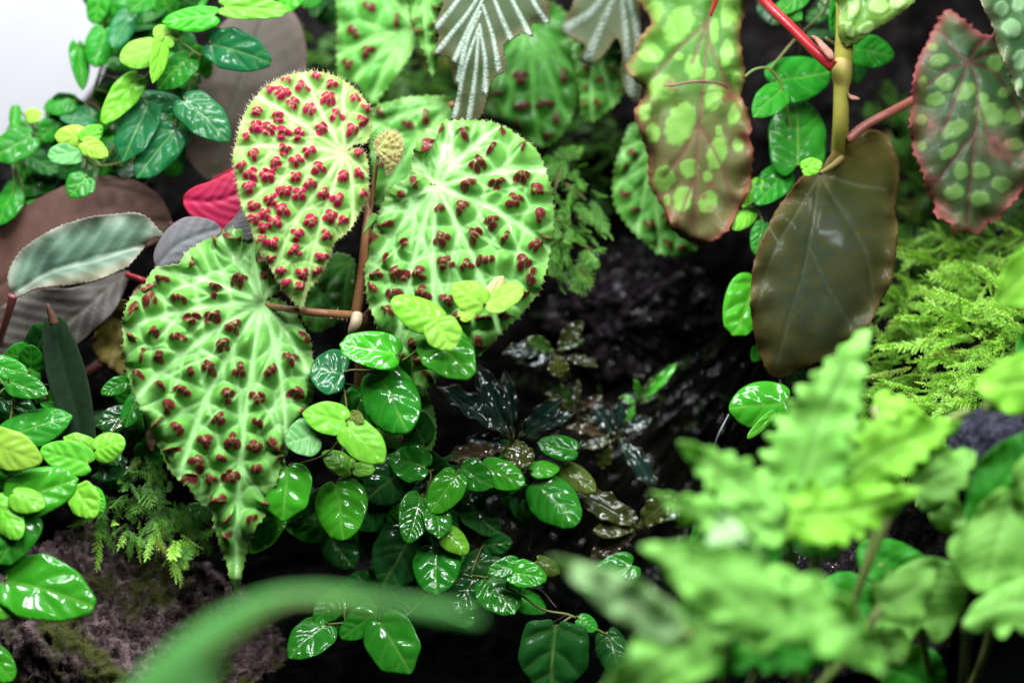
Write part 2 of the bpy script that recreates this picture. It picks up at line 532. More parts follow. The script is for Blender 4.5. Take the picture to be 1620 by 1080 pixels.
def stream():
    """Film of water running down the hollow: long ripples along the flow."""
    u = np.linspace(0, 1, 170)
    v = np.linspace(-1, 1, 120)
    U, Vv = np.meshgrid(u, v)
    line = catmull([(1230, 470), (1165, 590), (1080, 700), (985, 830), (920, 960), (880, 1090)], 12, False)
    line = resample(line, 4)
    s = np.linspace(0, 1, len(line))
    cx, cyy = np.interp(U, s, line[:, 0]), np.interp(U, s, line[:, 1])
    wid = np.interp(U, [0, 0.3, 0.7, 1], [60, 130, 230, 280])
    X, Y = cx + Vv * wid * 0.88, cyy + Vv * wid * 0.45
    d = np.maximum(-10.2 + (Y - 800) * 0.003, bank_depth(X, Y) + 0.3) - 1.6 * np.abs(Vv) ** 3
    W = P(X.ravel(), Y.ravel(), d.ravel())
    h = np.array([(mnoise.noise(Vector((a * 9, b * 16, 1.0))) * 0.0042 + mnoise.noise(Vector((a * 30, b * 46, 5.0))) * 0.0016
                   + mnoise.noise(Vector((a * 70, b * 90, 8.0))) * 0.0006) for a, b in zip(U.ravel(), Vv.ravel())])
    W = W - FWD[None] * h[:, None]
    ny, nx = U.shape
    i = np.arange(nx * ny).reshape(ny, nx)
    Q = np.stack([i[:-1, :-1], i[:-1, 1:], i[1:, 1:], i[1:, :-1]], -1).reshape(-1, 4)
    if np.dot(normals(W, Q).mean(0), FWD) > 0:
        Q = Q[:, ::-1]
    n = Nodes('running_water')
    c = n.ramp(n.noise(40, 5), [(0.35, (0.002, 0.0025, 0.002)), (0.6, (0.005, 0.0045, 0.0035)), (0.78, (0.013, 0.009, 0.006))])
    m = n.finish(c, 0.6, n.bump(n.noise(260, 3), 0.5, 0.0012), spec=0.02, coat=n.ramp(n.noise(70, 3), [(0.50, 0.0), (0.64, 0.5)]), coat_rough=0.03, coat_normal=n.bump(n.noise(140, 2, 0.5, dist=0.6), 1.0, 0.0016))
    o = put('stream_water', W, Q, (m,), None, origin=P(1000, 800, -9))
    o['kind'] = 'structure'
    for k, (a, b) in enumerate([((1153, 655, -1), (1128, 712, -2)), ((1108, 792, -2), (1090, 880, -2.5))]):
        n = Nodes('water_thread')
        mm = n.finish((0.9, 0.95, 1.0), 0.08, transmission=0.5, ior=1.33)
        w = thing('water_trickle', ['thin bright thread of water dripping below the glossy fig leaf', 'faint thread of water falling behind the blurred fern tips'][k], 'water drip', P(*b), 'water trickles')
        pts = [a, ((a[0] + b[0]) / 2 - 2, (a[1] + b[1]) / 2, a[2]), b]
        tube(w, pts, [0.8, 1.3, 0.7], mm, 'thread', 7)
        tube(w, [(b[0], b[1] + 2, b[2]), (b[0] - 1, b[1] + 7, b[2]), (b[0] - 1, b[1] + 11, b[2])], [0.6, 2.2, 0.5], mm, 'droplet', 8)
stream()

# ------------------------------------------------------------------ rocks
def rock(name, label, cx, cy, d, rx, ry, rz, mat, amp, fine, seed, res=190, rot=0.0, pits=0.0):
    t = np.linspace(0.02, math.pi - 0.02, res // 2)
    p = np.linspace(0, 2 * math.pi, res, endpoint=False)
    T, Pp = np.meshgrid(t, p, indexing='ij')
    S = np.stack([np.sin(T) * np.cos(Pp), np.cos(T), np.sin(T) * np.sin(Pp)], -1).reshape(-1, 3)
    c, s = math.cos(rot), math.sin(rot)
    out = []
    for v in S:
        q = Vector(v * 1.6) + Vector((seed, seed * 2.1, 0))
        f = 1 + amp * mnoise.fractal(q, 1.0, 2.0, 3) + fine * mnoise.fractal(q * 7, 0.7, 2.1, 4)
        if pits:
            cd = mnoise.cell_vector(q)
            vd = mnoise.voronoi(q * 9)[0]
            f -= pits * max(0.0, 0.35 - vd[0]) * 2
            vd = mnoise.voronoi(q * 21)[0]
            f -= pits * 0.5 * max(0.0, 0.4 - vd[0]) * 2
        out.append(v * f)
    S = np.array(out)
    x, y = S[:, 0] * rx, S[:, 1] * ry
    x, y = x * c - y * s, x * s + y * c
    W = P(cx, cy, d) + (x * PX)[:, None] * RIGHT + (y * PX)[:, None] * UP - (S[:, 2] * rz * PX)[:, None] * FWD
    m, n = T.shape
    i = np.arange(m * n).reshape(m, n)
    j = np.roll(i, -1, 1)
    Q = np.stack([i[:-1], j[:-1], j[1:], i[1:]], -1).reshape(-1, 4)
    if np.dot(np.cross(W[Q[5000, 2]] - W[Q[5000, 0]], W[Q[5000, 3]] - W[Q[5000, 1]]), W[Q[5000, 0]] - P(cx, cy, d)) < 0:
        Q = Q[:, ::-1]
    o = put(name, W, Q, (mat,), None, origin=P(cx, cy, d))
    o['label'], o['category'] = label, 'rock'
    return o

def mat_lava(name, a, b, moss, wet, mossamt):
    n = Nodes(name)
    g = n.noise(190, 5, 0.7)
    c = n.ramp(g, [(0.34, tuple(x * 0.1 for x in a)), (0.5, a), (0.68, b)])
    if mossamt:
        c = n.mix(n.ramp(n.noise(34, 5, 0.6), [(0.66 - mossamt, 0.0), (0.76 - mossamt, 0.85)]), c, moss)
    nb = n.bump(n.noise(420, 4, 0.65), 1.0, 0.0018)
    return n.finish(c, 0.85, nb, spec=0.04 if wet else 0.12, coat=n.ramp(n.noise(110, 3), [(0.48, 0.0), (0.62, 0.6)]) if wet else 0.0, coat_rough=0.06, coat_normal=n.bump(n.noise(150, 2, 0.5), 1.0, 0.003))
lava = mat_lava('lava_stone', (0.10, 0.066, 0.070), (0.30, 0.205, 0.215), (0.07, 0.085, 0.014), False, 0.17)
wetlava = mat_lava('wet_lava_stone', (0.012, 0.009, 0.011), (0.045, 0.034, 0.042), (0.02, 0.03, 0.005), True, 0.0)
rock('lava_rock', 'large rough purple brown lava rock below the moss and drooping begonia leaf tip', 180, 1100, -4.0, 272, 268, 180, lava, 0.15, 0.06, 1.7, 400, 0.35, pits=0.18)
rock('lava_rock', 'black wet knobbly rock in the gap under the hanging spotted leaf', 1010, 500, -13.5, 150, 118, 95, wetlava, 0.28, 0.09, 5.1, 220, 0.1, pits=0.10)
rock('lava_rock', 'dark slate grey stone poking out behind blurred leaves beside the mossy mound', 1590, 715, 6.5, 85, 75, 70, mat_lava('slate_stone', (0.03, 0.03, 0.045), (0.065, 0.06, 0.09), (0.02, 0.03, 0.01), False, 0.0), 0.12, 0.05, 9.3, 120, 0.4)
rock('lava_rock', 'dark wet stone at the foot of the stream behind the blurred fern', 1330, 960, -4.0, 230, 190, 110, wetlava, 0.30, 0.07, 3.3, 180, 0.2, pits=0.06)
# ------------------------------------------------------------------ begonia with blistered leaves
def vein_lines(attach, tips, bend=0.10):
    out = []
    a = np.array(attach, float)
    for t in tips:
        b = np.array(t[:2], float)
        k = t[2] if len(t) > 2 else bend
        m = (a + b) / 2 + np.array([-(b - a)[1], (b - a)[0]]) * k
        s = np.linspace(0, 1, 15)[:, None]
        out.append((1 - s) ** 2 * a + 2 * s * (1 - s) * m + s ** 2 * b)
    return out

def side_veins(lines, n=3, length=0.42, ang=42):
    out = []
    for L in lines:
        tot = np.linalg.norm(L[-1] - L[0])
        for k in range(n):
            i = int(len(L) * (0.28 + 0.55 * k / max(1, n)))
            t = L[min(i + 1, len(L) - 1)] - L[i - 1]
            t = t / np.linalg.norm(t)
            for s in (-1, 1):
                a = math.radians(ang) * s
                r = np.array([t[0] * math.cos(a) - t[1] * math.sin(a), t[0] * math.sin(a) + t[1] * math.cos(a)])
                l = tot * length * (1 - 0.5 * k / n)
                out.append(np.array([L[i], L[i] + r * l * 0.5 + t * l * 0.03, L[i] + r * l + t * l * 0.14]))
    return out

def bullate(outline, veins, sides, spacing, H, pap, seed, npap=(3, 6), redness=1.0, bare=0.0, edge_only=False):
    """Blistered blade: domes between the sunken veins, each topped with a cluster of red warts."""
    def field(V, rd):
        rs = np.random.default_rng(seed)
        dv = np.full(len(V), 1e9)
        for L in veins:
            dv = np.minimum(dv, seg_dist(V, L)[0])
        ds = np.full(len(V), 1e9)
        for L in sides:
            ds = np.minimum(ds, seg_dist(V, L)[0])
        lo, hi = V.min(0), V.max(0)
        seeds = []
        rdv = lambda q: min(seg_dist(q[None], L)[0][0] for L in veins)
        tries = rs.uniform(lo, hi, (4500, 2))
        near = np.array([np.argmin(((V - q) ** 2).sum(1)) for q in tries])
        for q, k in zip(tries, near):
            if np.hypot(*(V[k] - q)) > 4 or dv[k] < spacing * 0.33 or rd[k] < spacing * 0.26 or ds[k] < spacing * 0.10:
                continue
            if all(np.hypot(*(q - s)) > spacing * (0.84 if rd[k] > spacing else 0.70) for s in seeds):
                seeds.append(q)
        S = np.array(seeds)
        D = np.sqrt(((V[:, None] - S[None]) ** 2).sum(-1))
        D.partition(1, axis=1)
        f1, f2 = D[:, 0], D[:, 1]
        e = (f2 - f1) / 2
        cell = np.clip(1 - np.exp(-(e / (spacing * 0.17)) ** 1.5), 0, 1)
        dome = np.exp(-(f1 / (spacing * 0.45)) ** 2) * 1.15
        valley = sstep(0, spacing * 0.30, dv) * (0.45 + 0.55 * sstep(0, spacing * 0.18, ds))
        rimf = sstep(0, spacing * 0.5, rd)
        bl = (0.25 * cell + 0.95 * dome) * valley * (0.35 + 0.65 * rimf)
        h = H * bl
        red = np.zeros(len(V))
        hp = np.zeros(len(V))
        for q in S:
            if rs.random() < bare:
                continue
            k = np.argmin(((V - q) ** 2).sum(1))
            sc = 0.62 + 0.38 * sstep(0, spacing * 1.1, rd[k:k + 1])[0] * rs.uniform(0.72, 1.2)
            m = rs.integers(npap[0], npap[1] + 1)
            ax = rs.uniform(0, math.pi)
            cs = [q + rs.normal(0, 1.5, 2)]
            ang0 = rs.uniform(0, 6.28)
            for j in range(m - 1):
                a = ang0 + j * 6.28 / (m - 1) + rs.normal(0, 0.3)
                rr = pap * 1.10 * sc * rs.uniform(0.75, 1.15)
                cs.append(q + rr * np.array([math.cos(a) * 1.15, math.sin(a)]))
            cs = np.array(cs)
            w = np.where(np.abs(V - q).max(1) < pap * 4.2)[0]
            if not len(w):
                continue
            rr = pap * sc * rs.uniform(0.78, 1.22, len(cs))
            el = rs.uniform(0.82, 1.2)
            dx, dy = V[w, 0][:, None] - cs[:, 0], V[w, 1][:, None] - cs[:, 1]
            x, y = dx * math.cos(ax) + dy * math.sin(ax), -dx * math.sin(ax) + dy * math.cos(ax)
            f = np.sqrt((x * el) ** 2 + (y / el) ** 2) / rr
            fs = np.sort(np.c_[f, np.full(len(f), 9.0)], 1)
            gap = sstep(0.03, 0.20, fs[:, 1] - fs[:, 0])
            z = pap * sc * 0.62 * np.sqrt(np.clip(1 - fs[:, 0] ** 2, 0, 1)) * (0.45 + 0.55 * gap)
            hp[w] = np.maximum(hp[w], z)
            red[w] = np.maximum(red[w], (1 - sstep(0.80, 1.02, fs[:, 0])) * (0.25 + 0.75 * gap))
        h = h + hp
        # rows of tiny folds between the blisters
        v = np.clip(np.exp(-(dv / (spacing * 0.11)) ** 2) + 0.55 * np.exp(-(ds / (spacing * 0.10)) ** 2) + 0.38 * np.exp(-(e / (spacing * 0.10)) ** 2), 0, 1)
        h = h + 0.35 * vnoise(V[:, 0], V[:, 1], 6.0, seed)
        return h, {'vein': v, 'red': red * redness, 'bulla': np.clip(bl, 0, 1) * (1 - red)}
    return field

beg = thing('begonia', 'blistered light green begonia with dark red warts and three large heart shaped leaves', 'begonia', P(566, 520, -2))
O1 = [(477, 115), (443, 125), (415, 143), (395, 167), (380, 197), (372, 230), (368, 253), (373, 283), (380, 320), (392, 350), (402, 380), (420, 412), (440, 445),
      (458, 470), (478, 489), (487, 462), (503, 443), (518, 417), (530, 385), (552, 366), (566, 342), (580, 315), (584, 283), (582, 256), (575, 241), (560, 234), (546, 243),
      (562, 229), (578, 228), (588, 207), (588, 180), (578, 160), (560, 140), (537, 124), (510, 115)]
v1 = vein_lines((546, 243), [(478, 486, 0.06), (385, 325, 0.12), (370, 235, 0.1), (405, 150, 0.02), (480, 117, -0.05), (545, 130, -0.06), (585, 195, -0.1), (432, 430, 0.1), (582, 275, 0.0), (555, 365, -0.12)])
o = traced_leaf(beg, O1, M['hero_red'], 1.0, -0.5, 0.9, -0.25, field=bullate(O1, v1, side_veins(v1[:5], 2, 0.35), 27, 10.0, 6.2, 11, (4, 6)), step=1.7, teeth=(3.0, 9), seed=3, wave=0.5,
                label='blistered leaf with bright red wart clusters', hairs=(6.5, 3.0, M['hair']), smooth_n=5)
O2 = [(737, 190), (707, 192), (683, 200), (667, 217), (657, 233), (652, 253), (654, 274), (672, 283), (690, 296), (668, 279), (643, 283), (623, 297), (607, 320), (595, 345), (584, 387), (577, 420),
      (578, 453), (583, 480), (592, 505), (608, 540), (640, 585), (672, 617), (702, 590), (743, 568), (763, 560), (783, 537), (810, 513), (828, 493), (853, 463), (864, 433), (870, 400), (875, 370), (876, 337),
      (874, 312), (870, 290), (860, 260), (850, 240), (833, 223), (807, 207), (777, 193)]
v2 = vein_lines((690, 296), [(690, 600, 0.03), (585, 430, 0.08), (600, 340, 0.1), (655, 245, 0.0), (715, 195, -0.06), (790, 200, -0.1), (862, 270, -0.10), (872, 395, -0.12), (790, 530, -0.08), (625, 560, 0.05)])
traced_leaf(beg, O2, M['hero'], 1.0, 0.35, 0.9, -0.22, field=bullate(O2, v2, side_veins(v2, 2, 0.36), 37, 17.0, 6.9, 23, (2, 5), bare=0.02), step=1.8, teeth=(3.6, 12), seed=4, wave=1.0,
            label='blistered green leaf with dark red warts behind the lime fig shoot', hairs=(4.0, 6.0, M['hair']), smooth_n=5)
O3 = [(377, 363), (347, 365), (333, 371), (313, 387), (290, 403), (280, 417), (247, 423), (238, 432), (210, 467), (197, 493), (193, 547), (197, 573), (207, 613), (217, 637), (240, 680), (253, 712), (267, 743),
      (287, 763), (303, 780), (320, 801), (333, 801), (337, 827), (343, 853), (357, 887), (365, 925), (376, 938), (387, 887), (397, 852), (417, 823), (428, 787), (446, 740), (468, 685), (490, 637), (497, 613), (498, 583),
      (492, 553), (483, 523), (470, 500), (450, 479), (430, 471), (415, 479), (434, 467), (448, 453), (449, 430), (440, 410), (423, 390), (400, 376)]
v3 = vein_lines((415, 479), [(374, 925, 0.05), (215, 630, 0.10), (196, 520, 0.10), (250, 425, 0.08), (345, 367, 0.0), (400, 378, -0.05), (446, 430, -0.08), (480, 520, -0.1), (494, 610, -0.12), (450, 730, -0.10), (285, 755, 0.10)])
traced_leaf(beg, O3, M['hero'], 2.2, -0.35, 0.75, -0.18, field=bullate(O3, v3, side_veins(v3, 2, 0.34), 38, 18.0, 7.0, 37, (2, 5), bare=0.03), step=1.8, teeth=(3.2, 13), seed=5, wave=1.2,
            label='largest blistered leaf, tapering to a drooping point', hairs=(3.5, 7.0, M['hair']), smooth_n=5)
# lower leaf tip seen behind the fig leaves and a shaded leaf between the petioles
O = [(640, 590), (606, 640), (596, 690), (625, 712), (672, 722), (690, 690), (684, 640), (668, 605)]
v = vein_lines((640, 590), [(672, 715), (600, 680), (688, 670)])
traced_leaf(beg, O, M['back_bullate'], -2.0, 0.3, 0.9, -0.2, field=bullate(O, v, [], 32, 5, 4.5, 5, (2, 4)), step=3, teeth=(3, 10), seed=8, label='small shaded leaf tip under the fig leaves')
O = [(500, 420), (478, 455), (476, 500), (492, 525), (520, 520), (552, 495), (562, 450), (560, 410), (530, 400)]
v = vein_lines((555, 415), [(480, 505), (500, 430), (545, 500)])
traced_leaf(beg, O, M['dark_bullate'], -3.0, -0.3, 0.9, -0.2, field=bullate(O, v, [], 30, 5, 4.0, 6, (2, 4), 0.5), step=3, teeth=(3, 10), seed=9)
# young unfolding leaf, furry
O = [(607, 210), (594, 222), (595, 240), (604, 252), (610, 266), (612, 279), (622, 268), (634, 252), (638, 236), (634, 217), (622, 207)]
v = vein_lines((597, 235), [(614, 276), (636, 235), (618, 208), (630, 260)])
M['young'] = mat_bullate('young_leaf', (0.36, 0.36, 0.12), (0.26, 0.30, 0.07), (0.30, 0.06, 0.03), (0.40, 0.2, 0.14), 0.05)
yl = traced_leaf(beg, O, M['young'], 1.5, 0.4, 0.6, -1.5, field=bullate(O, v, [], 9, 2.0, 1.6, 12, (1, 2)), step=1.3, teeth=(2.0, 5), seed=10, label='tiny furry unfolding leaf', hairs=(6, 1.4, M['hair']), smooth_n=4)
rs = np.random.default_rng(3)
hx = rs.uniform([596, 212], [634, 262], (170, 2))
hb = P(hx[:, 0], hx[:, 1], 1.7)
hair_tuft(yl, hb, -FWD + rs.normal(0, 0.6, hb.shape), 4 * PX, M['hair']).name = 'hair_fuzz'
# petioles, joint sheath, rhizome
tube(beg, [(562, 505, -0.4), (571, 450, -0.2), (578, 380, 0.3), (582, 330, -0.2), (574, 285, -0.8), (553, 250, -0.6)], [9.5, 8.5, 7.5, 7, 6, 4], M['petiole'], 'petiole', 12)
tube(beg, [(556, 499, 0.2), (520, 496, 1.0), (480, 492, 1.2), (440, 486, 0.9), (420, 481, 0.3)], [7.5, 6.5, 6, 5, 4], M['petiole'], 'petiole', 12)
tube(beg, [(568, 515, -1.2), (600, 470, -1.6), (640, 380, -1.2), (680, 310, -1.2), (690, 300, -1.0)], [7, 6, 6, 5, 4], M['petiole'], 'petiole', 10)
tube(beg, [(566, 500, -0.5), (577, 400, -0.6), (588, 320, 0.0), (596, 262, 0.9), (599, 240, 1.3)], [4, 3.6, 3.2, 3, 2.5], M['petiole'], 'petiole', 8)
tube(beg, [(565, 498, 0.6), (563, 510, 0.9), (556, 522, 0.8), (551, 531, 0.6)], [9, 9.5, 6, 1], M['sheath'], 'sheath', 10)
tube(beg, [(572, 500, -1.0), (575, 560, -2.5), (568, 640, -4), (560, 720, -6)], [10, 12, 13, 13], M['petiole'], 'rhizome', 10)
rs = np.random.default_rng(9)
k = rs.random(90)
hb = P(430 + k * 120, 487 + k * 12 + rs.choice([-6, 6], 90), 1.2)
hair_tuft(beg, hb, rs.normal(0, 0.5, hb.shape) - UP * 0.8, 7 * PX, M['hair'])
# ragged sepal beside the petiole
tl = traced_leaf(beg, [(588, 338), (578, 358), (574, 372), (582, 362), (594, 348), (597, 340)], M['back_bullate'], 0.9, step=1.5, teeth=(1.5, 5), name='stipule')

# further begonias of the same kind, out of focus behind
def begonia_behind(label, leaves, petioles, mat, base, group='blistered begonias out of focus behind'):
    t = thing('begonia', label, 'begonia', P(*base), group)
    for k, (O, att, tips, d, gx, gy, sp, bare) in enumerate(leaves):
        v = vein_lines(att, tips)
        traced_leaf(t, O, M[mat], d, gx, gy, -0.2, field=bullate(O, v, side_veins(v, 1, 0.3), sp, 7, sp * 0.17, 50 + k, (2, 4), bare=bare), step=3, teeth=(4, 13), seed=20 + k, wave=0.6)
    for p in petioles:
        tube(t, p, [6, 5, 4], M['petiole'], 'petiole', 8)
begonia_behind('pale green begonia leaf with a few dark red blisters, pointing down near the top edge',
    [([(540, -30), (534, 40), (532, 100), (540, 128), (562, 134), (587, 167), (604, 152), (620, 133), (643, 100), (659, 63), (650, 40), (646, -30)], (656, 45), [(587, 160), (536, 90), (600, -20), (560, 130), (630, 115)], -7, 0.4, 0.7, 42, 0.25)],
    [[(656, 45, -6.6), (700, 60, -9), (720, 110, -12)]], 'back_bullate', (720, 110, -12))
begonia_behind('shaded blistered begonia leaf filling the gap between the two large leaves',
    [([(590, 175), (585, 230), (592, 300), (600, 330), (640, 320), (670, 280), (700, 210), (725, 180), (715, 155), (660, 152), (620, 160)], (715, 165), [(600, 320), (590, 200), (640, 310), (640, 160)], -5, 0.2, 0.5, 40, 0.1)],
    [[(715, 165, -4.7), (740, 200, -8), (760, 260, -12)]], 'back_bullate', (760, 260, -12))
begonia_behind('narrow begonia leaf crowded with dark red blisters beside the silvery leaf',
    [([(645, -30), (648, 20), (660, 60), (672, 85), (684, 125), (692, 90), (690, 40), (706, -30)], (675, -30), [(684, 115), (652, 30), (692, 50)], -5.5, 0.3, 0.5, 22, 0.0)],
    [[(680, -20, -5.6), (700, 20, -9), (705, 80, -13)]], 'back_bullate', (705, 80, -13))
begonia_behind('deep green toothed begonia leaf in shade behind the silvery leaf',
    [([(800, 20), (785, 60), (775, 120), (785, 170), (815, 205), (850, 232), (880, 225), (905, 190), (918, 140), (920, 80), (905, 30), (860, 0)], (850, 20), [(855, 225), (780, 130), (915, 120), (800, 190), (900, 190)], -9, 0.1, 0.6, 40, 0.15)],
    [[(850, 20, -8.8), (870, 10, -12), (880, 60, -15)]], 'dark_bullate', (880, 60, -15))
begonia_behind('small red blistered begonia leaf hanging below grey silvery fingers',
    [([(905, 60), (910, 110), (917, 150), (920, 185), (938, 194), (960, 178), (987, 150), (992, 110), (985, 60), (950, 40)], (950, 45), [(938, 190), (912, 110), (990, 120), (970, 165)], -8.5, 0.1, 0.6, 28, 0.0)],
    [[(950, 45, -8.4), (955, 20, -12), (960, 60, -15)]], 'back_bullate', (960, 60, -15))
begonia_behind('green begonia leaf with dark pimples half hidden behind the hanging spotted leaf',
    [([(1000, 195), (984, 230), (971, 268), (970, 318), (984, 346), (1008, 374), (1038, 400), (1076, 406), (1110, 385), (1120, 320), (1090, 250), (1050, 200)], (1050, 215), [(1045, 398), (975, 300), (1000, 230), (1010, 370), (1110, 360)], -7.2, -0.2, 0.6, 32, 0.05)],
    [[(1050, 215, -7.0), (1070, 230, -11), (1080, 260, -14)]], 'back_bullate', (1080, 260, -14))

# ------------------------------------------------------------------ silvery veined begonias near the top
def silver(label, O, lines, d, base, wid, seed, step=2.0, dim=1.0):
    t = thing('silver_begonia', label, 'begonia', P(*base), 'silver veined begonias')
    n = Nodes('silver_vein_leaf_%d' % seed)
    c = n.ramp(n.noise(60, 4), [(0.3, (0.018, 0.045, 0.010)), (0.55, (0.036, 0.052, 0.018)), (0.75, (0.055, 0.048, 0.028))])
    c = n.mix(n.math('MULTIPLY', n.attr('edge'), 0.25), c, (0.20, 0.10, 0.06))
    c = n.mix(n.attr('bead'), c, (0.38 * dim, 0.48 * dim, 0.40 * dim))
    m = n.finish(c, 0.5, n.bump(n.noise(900, 3), 0.5, 0.0006), trans=0.06, spec=0.15)
    def field(V, rd):
        h = np.zeros(len(V))
        bead = np.zeros(len(V))
        allv = np.full(len(V), 1e9)
        for k, L in enumerate(lines):
            L = resample(catmull(np.array(L, float), 6, False), 2.0)
            dd, nr = seg_dist(V, L)
            s = np.array([np.argmin(((L - q) ** 2).sum(1)) for q in nr]) * 2.0
            side = np.sign((V - nr)[:, 0] + 1e-6)
            b = np.abs(np.sin(s / 4.2 * math.pi + side * 0.9 + vnoise(V[:, 0], V[:, 1], 5, k) * 1.2))
            w = wid * np.clip(0.55 + s / s.max() * 0.6, 0, 1.1)
            m_ = np.exp(-(dd / w) ** 4)
            bead = np.maximum(bead, m_ * (0.05 + 0.95 * b ** 1.5))
            h = np.maximum(h, m_ * (1.2 + 1.8 * b))
            allv = np.minimum(allv, dd)
        h = h - 1.5 * np.exp(-(rd / 8) ** 2)
        return h, {'bead': np.clip(bead, 0, 1)}
    traced_leaf(t, O, m, d, 0.3, 0.9, -0.5, field=field, step=step, teeth=(2.0, 9), seed=seed, wave=0.5, smooth_n=4)
    tube(t, [(O[0][0] + 50, O[0][1], d - 0.3), (base[0], base[1] - 15, (d + base[2]) / 2), base], [5, 5, 5], M['petiole'], 'petiole', 8)
silver('sharp silver beaded begonia leaf with pointed fingers hanging from the top edge',
    [(712, -40), (700, 8), (687, 42), (694, 56), (687, 79), (694, 89), (711, 92), (714, 115), (718, 133), (725, 141), (719, 165), (713, 188), (737, 193), (760, 184), (768, 157), (780, 124), (797, 113), (800, 97), (796, 71),
     (817, 57), (826, 50), (843, 58), (842, 38), (870, 34), (862, 2), (850, -40)],
    [[(745, -30), (722, 5), (691, 43)], [(765, -25), (745, 15), (692, 82)], [(764, 0), (742, 45), (719, 96)], [(760, 20), (738, 70), (725, 128)], [(757, 45), (735, 110), (719, 185)], [(757, 55), (752, 120), (742, 188)],
     [(764, 10), (780, 60), (789, 110)], [(759, 40), (768, 100), (767, 145)], [(775, -20), (790, 20), (808, 62)], [(800, -25), (815, 10), (838, 54)], [(830, -25), (845, 5), (863, 34)]], -2.8, (790, -40, -9), 4.0, 71, 1.6)
silver('blurred grey silver begonia fingers beside the hanging spotted leaf',
    [(925, -40), (905, 10), (888, 45), (905, 60), (925, 72), (915, 95), (938, 101), (960, 80), (975, 60), (985, 85), (983, 120), (995, 155), (1012, 160), (1018, 110), (1015, 50), (1005, -40)],
    [[(965, -20), (935, 20), (895, 45)], [(975, -10), (950, 45), (930, 92)], [(985, -5), (992, 70), (1000, 150)], [(995, -5), (1010, 60), (1010, 130)]], -7.0, (990, 30, -13), 6.5, 72, 2.6, 0.5)

# ------------------------------------------------------------------ cane begonia with pale spots
cane = thing('spotted_begonia', 'begonia with yellow green cane, red petioles and light green spotted leaves', 'begonia', P(1330, 260, -6))
def spotted_field(spots, veins, seed, bulge=2.0, blotch=None, vw=2.6):
    def field(V, rd):
        s = np.zeros(len(V))
        jit = vnoise(V[:, 0], V[:, 1], 9, seed) * 0.22
        for (x, y, a, b, r) in spots:
            c_, s_ = math.cos(math.radians(r)), math.sin(math.radians(r))
            dx, dy = V[:, 0] - x, V[:, 1] - y
            u, w = (dx * c_ + dy * s_) / (a * 1.12), (-dx * s_ + dy * c_) / (b * 1.12)
            f = np.sqrt(u * u + w * w) + jit
            s = np.maximum(s, 1 - sstep(0.74, 1.08, f))
        dv = np.full(len(V), 1e9)
        for L in veins:
            dv = np.minimum(dv, seg_dist(V, resample(catmull(np.array(L, float), 5, False), 5))[0])
        v = np.exp(-(dv / vw) ** 2)
        bl = np.zeros(len(V))
        for (x, y, r) in (blotch or []):
            bl = np.maximum(bl, np.exp(-(((V[:, 0] - x) ** 2 + (V[:, 1] - y) ** 2) / r ** 2)) * (0.75 + 0.9 * vnoise(V[:, 0], V[:, 1], 11, seed + 3)))
        grad = (V[:, 1] - V[:, 1].min()) / np.ptp(V[:, 1])
        h = bulge * s - 2.2 * np.exp(-(dv / 6) ** 2) + 1.2 * vnoise(V[:, 0], V[:, 1], 22, seed)
        return h, {'spot': s, 'vein': v, 'blotch': np.clip(bl, 0, 1), 'age': sstep(0.30, 0.62, grad)}
    return field
# hanging leaf: green above, bronze below a torn crease
mat = mat_attr('spotted_leaf_hanging', (0.07, 0.22, 0.022), (0.05, 0.16, 0.018), [('age', (0.125, 0.092, 0.042), 0.8), ('spot', (0.19, 0.41, 0.07), 0.85), ('vein', (0.15, 0.055, 0.045), 0.8), ('edge', (0.26, 0.04, 0.045), 0.75), ('blotch', (0.17, 0.03, 0.035), 0.9)], rough=0.45, coat=0.04, trans=0.18)
OR1 = [(1008, -30), (1015, 10), (1030, 36), (1012, 60), (1005, 82), (990, 103), (998, 122), (1013, 135), (1018, 150), (1003, 178), (1012, 205), (1018, 225), (1025, 250), (1026, 290), (1040, 315), (1055, 340), (1064, 365), (1085, 380), (1110, 388),
       (1135, 378), (1155, 358), (1170, 330), (1186, 295), (1190, 262), (1192, 235), (1184, 219), (1190, 205), (1186, 180), (1172, 150), (1180, 125), (1175, 90), (1172, 50), (1180, 10), (1180, -30)]
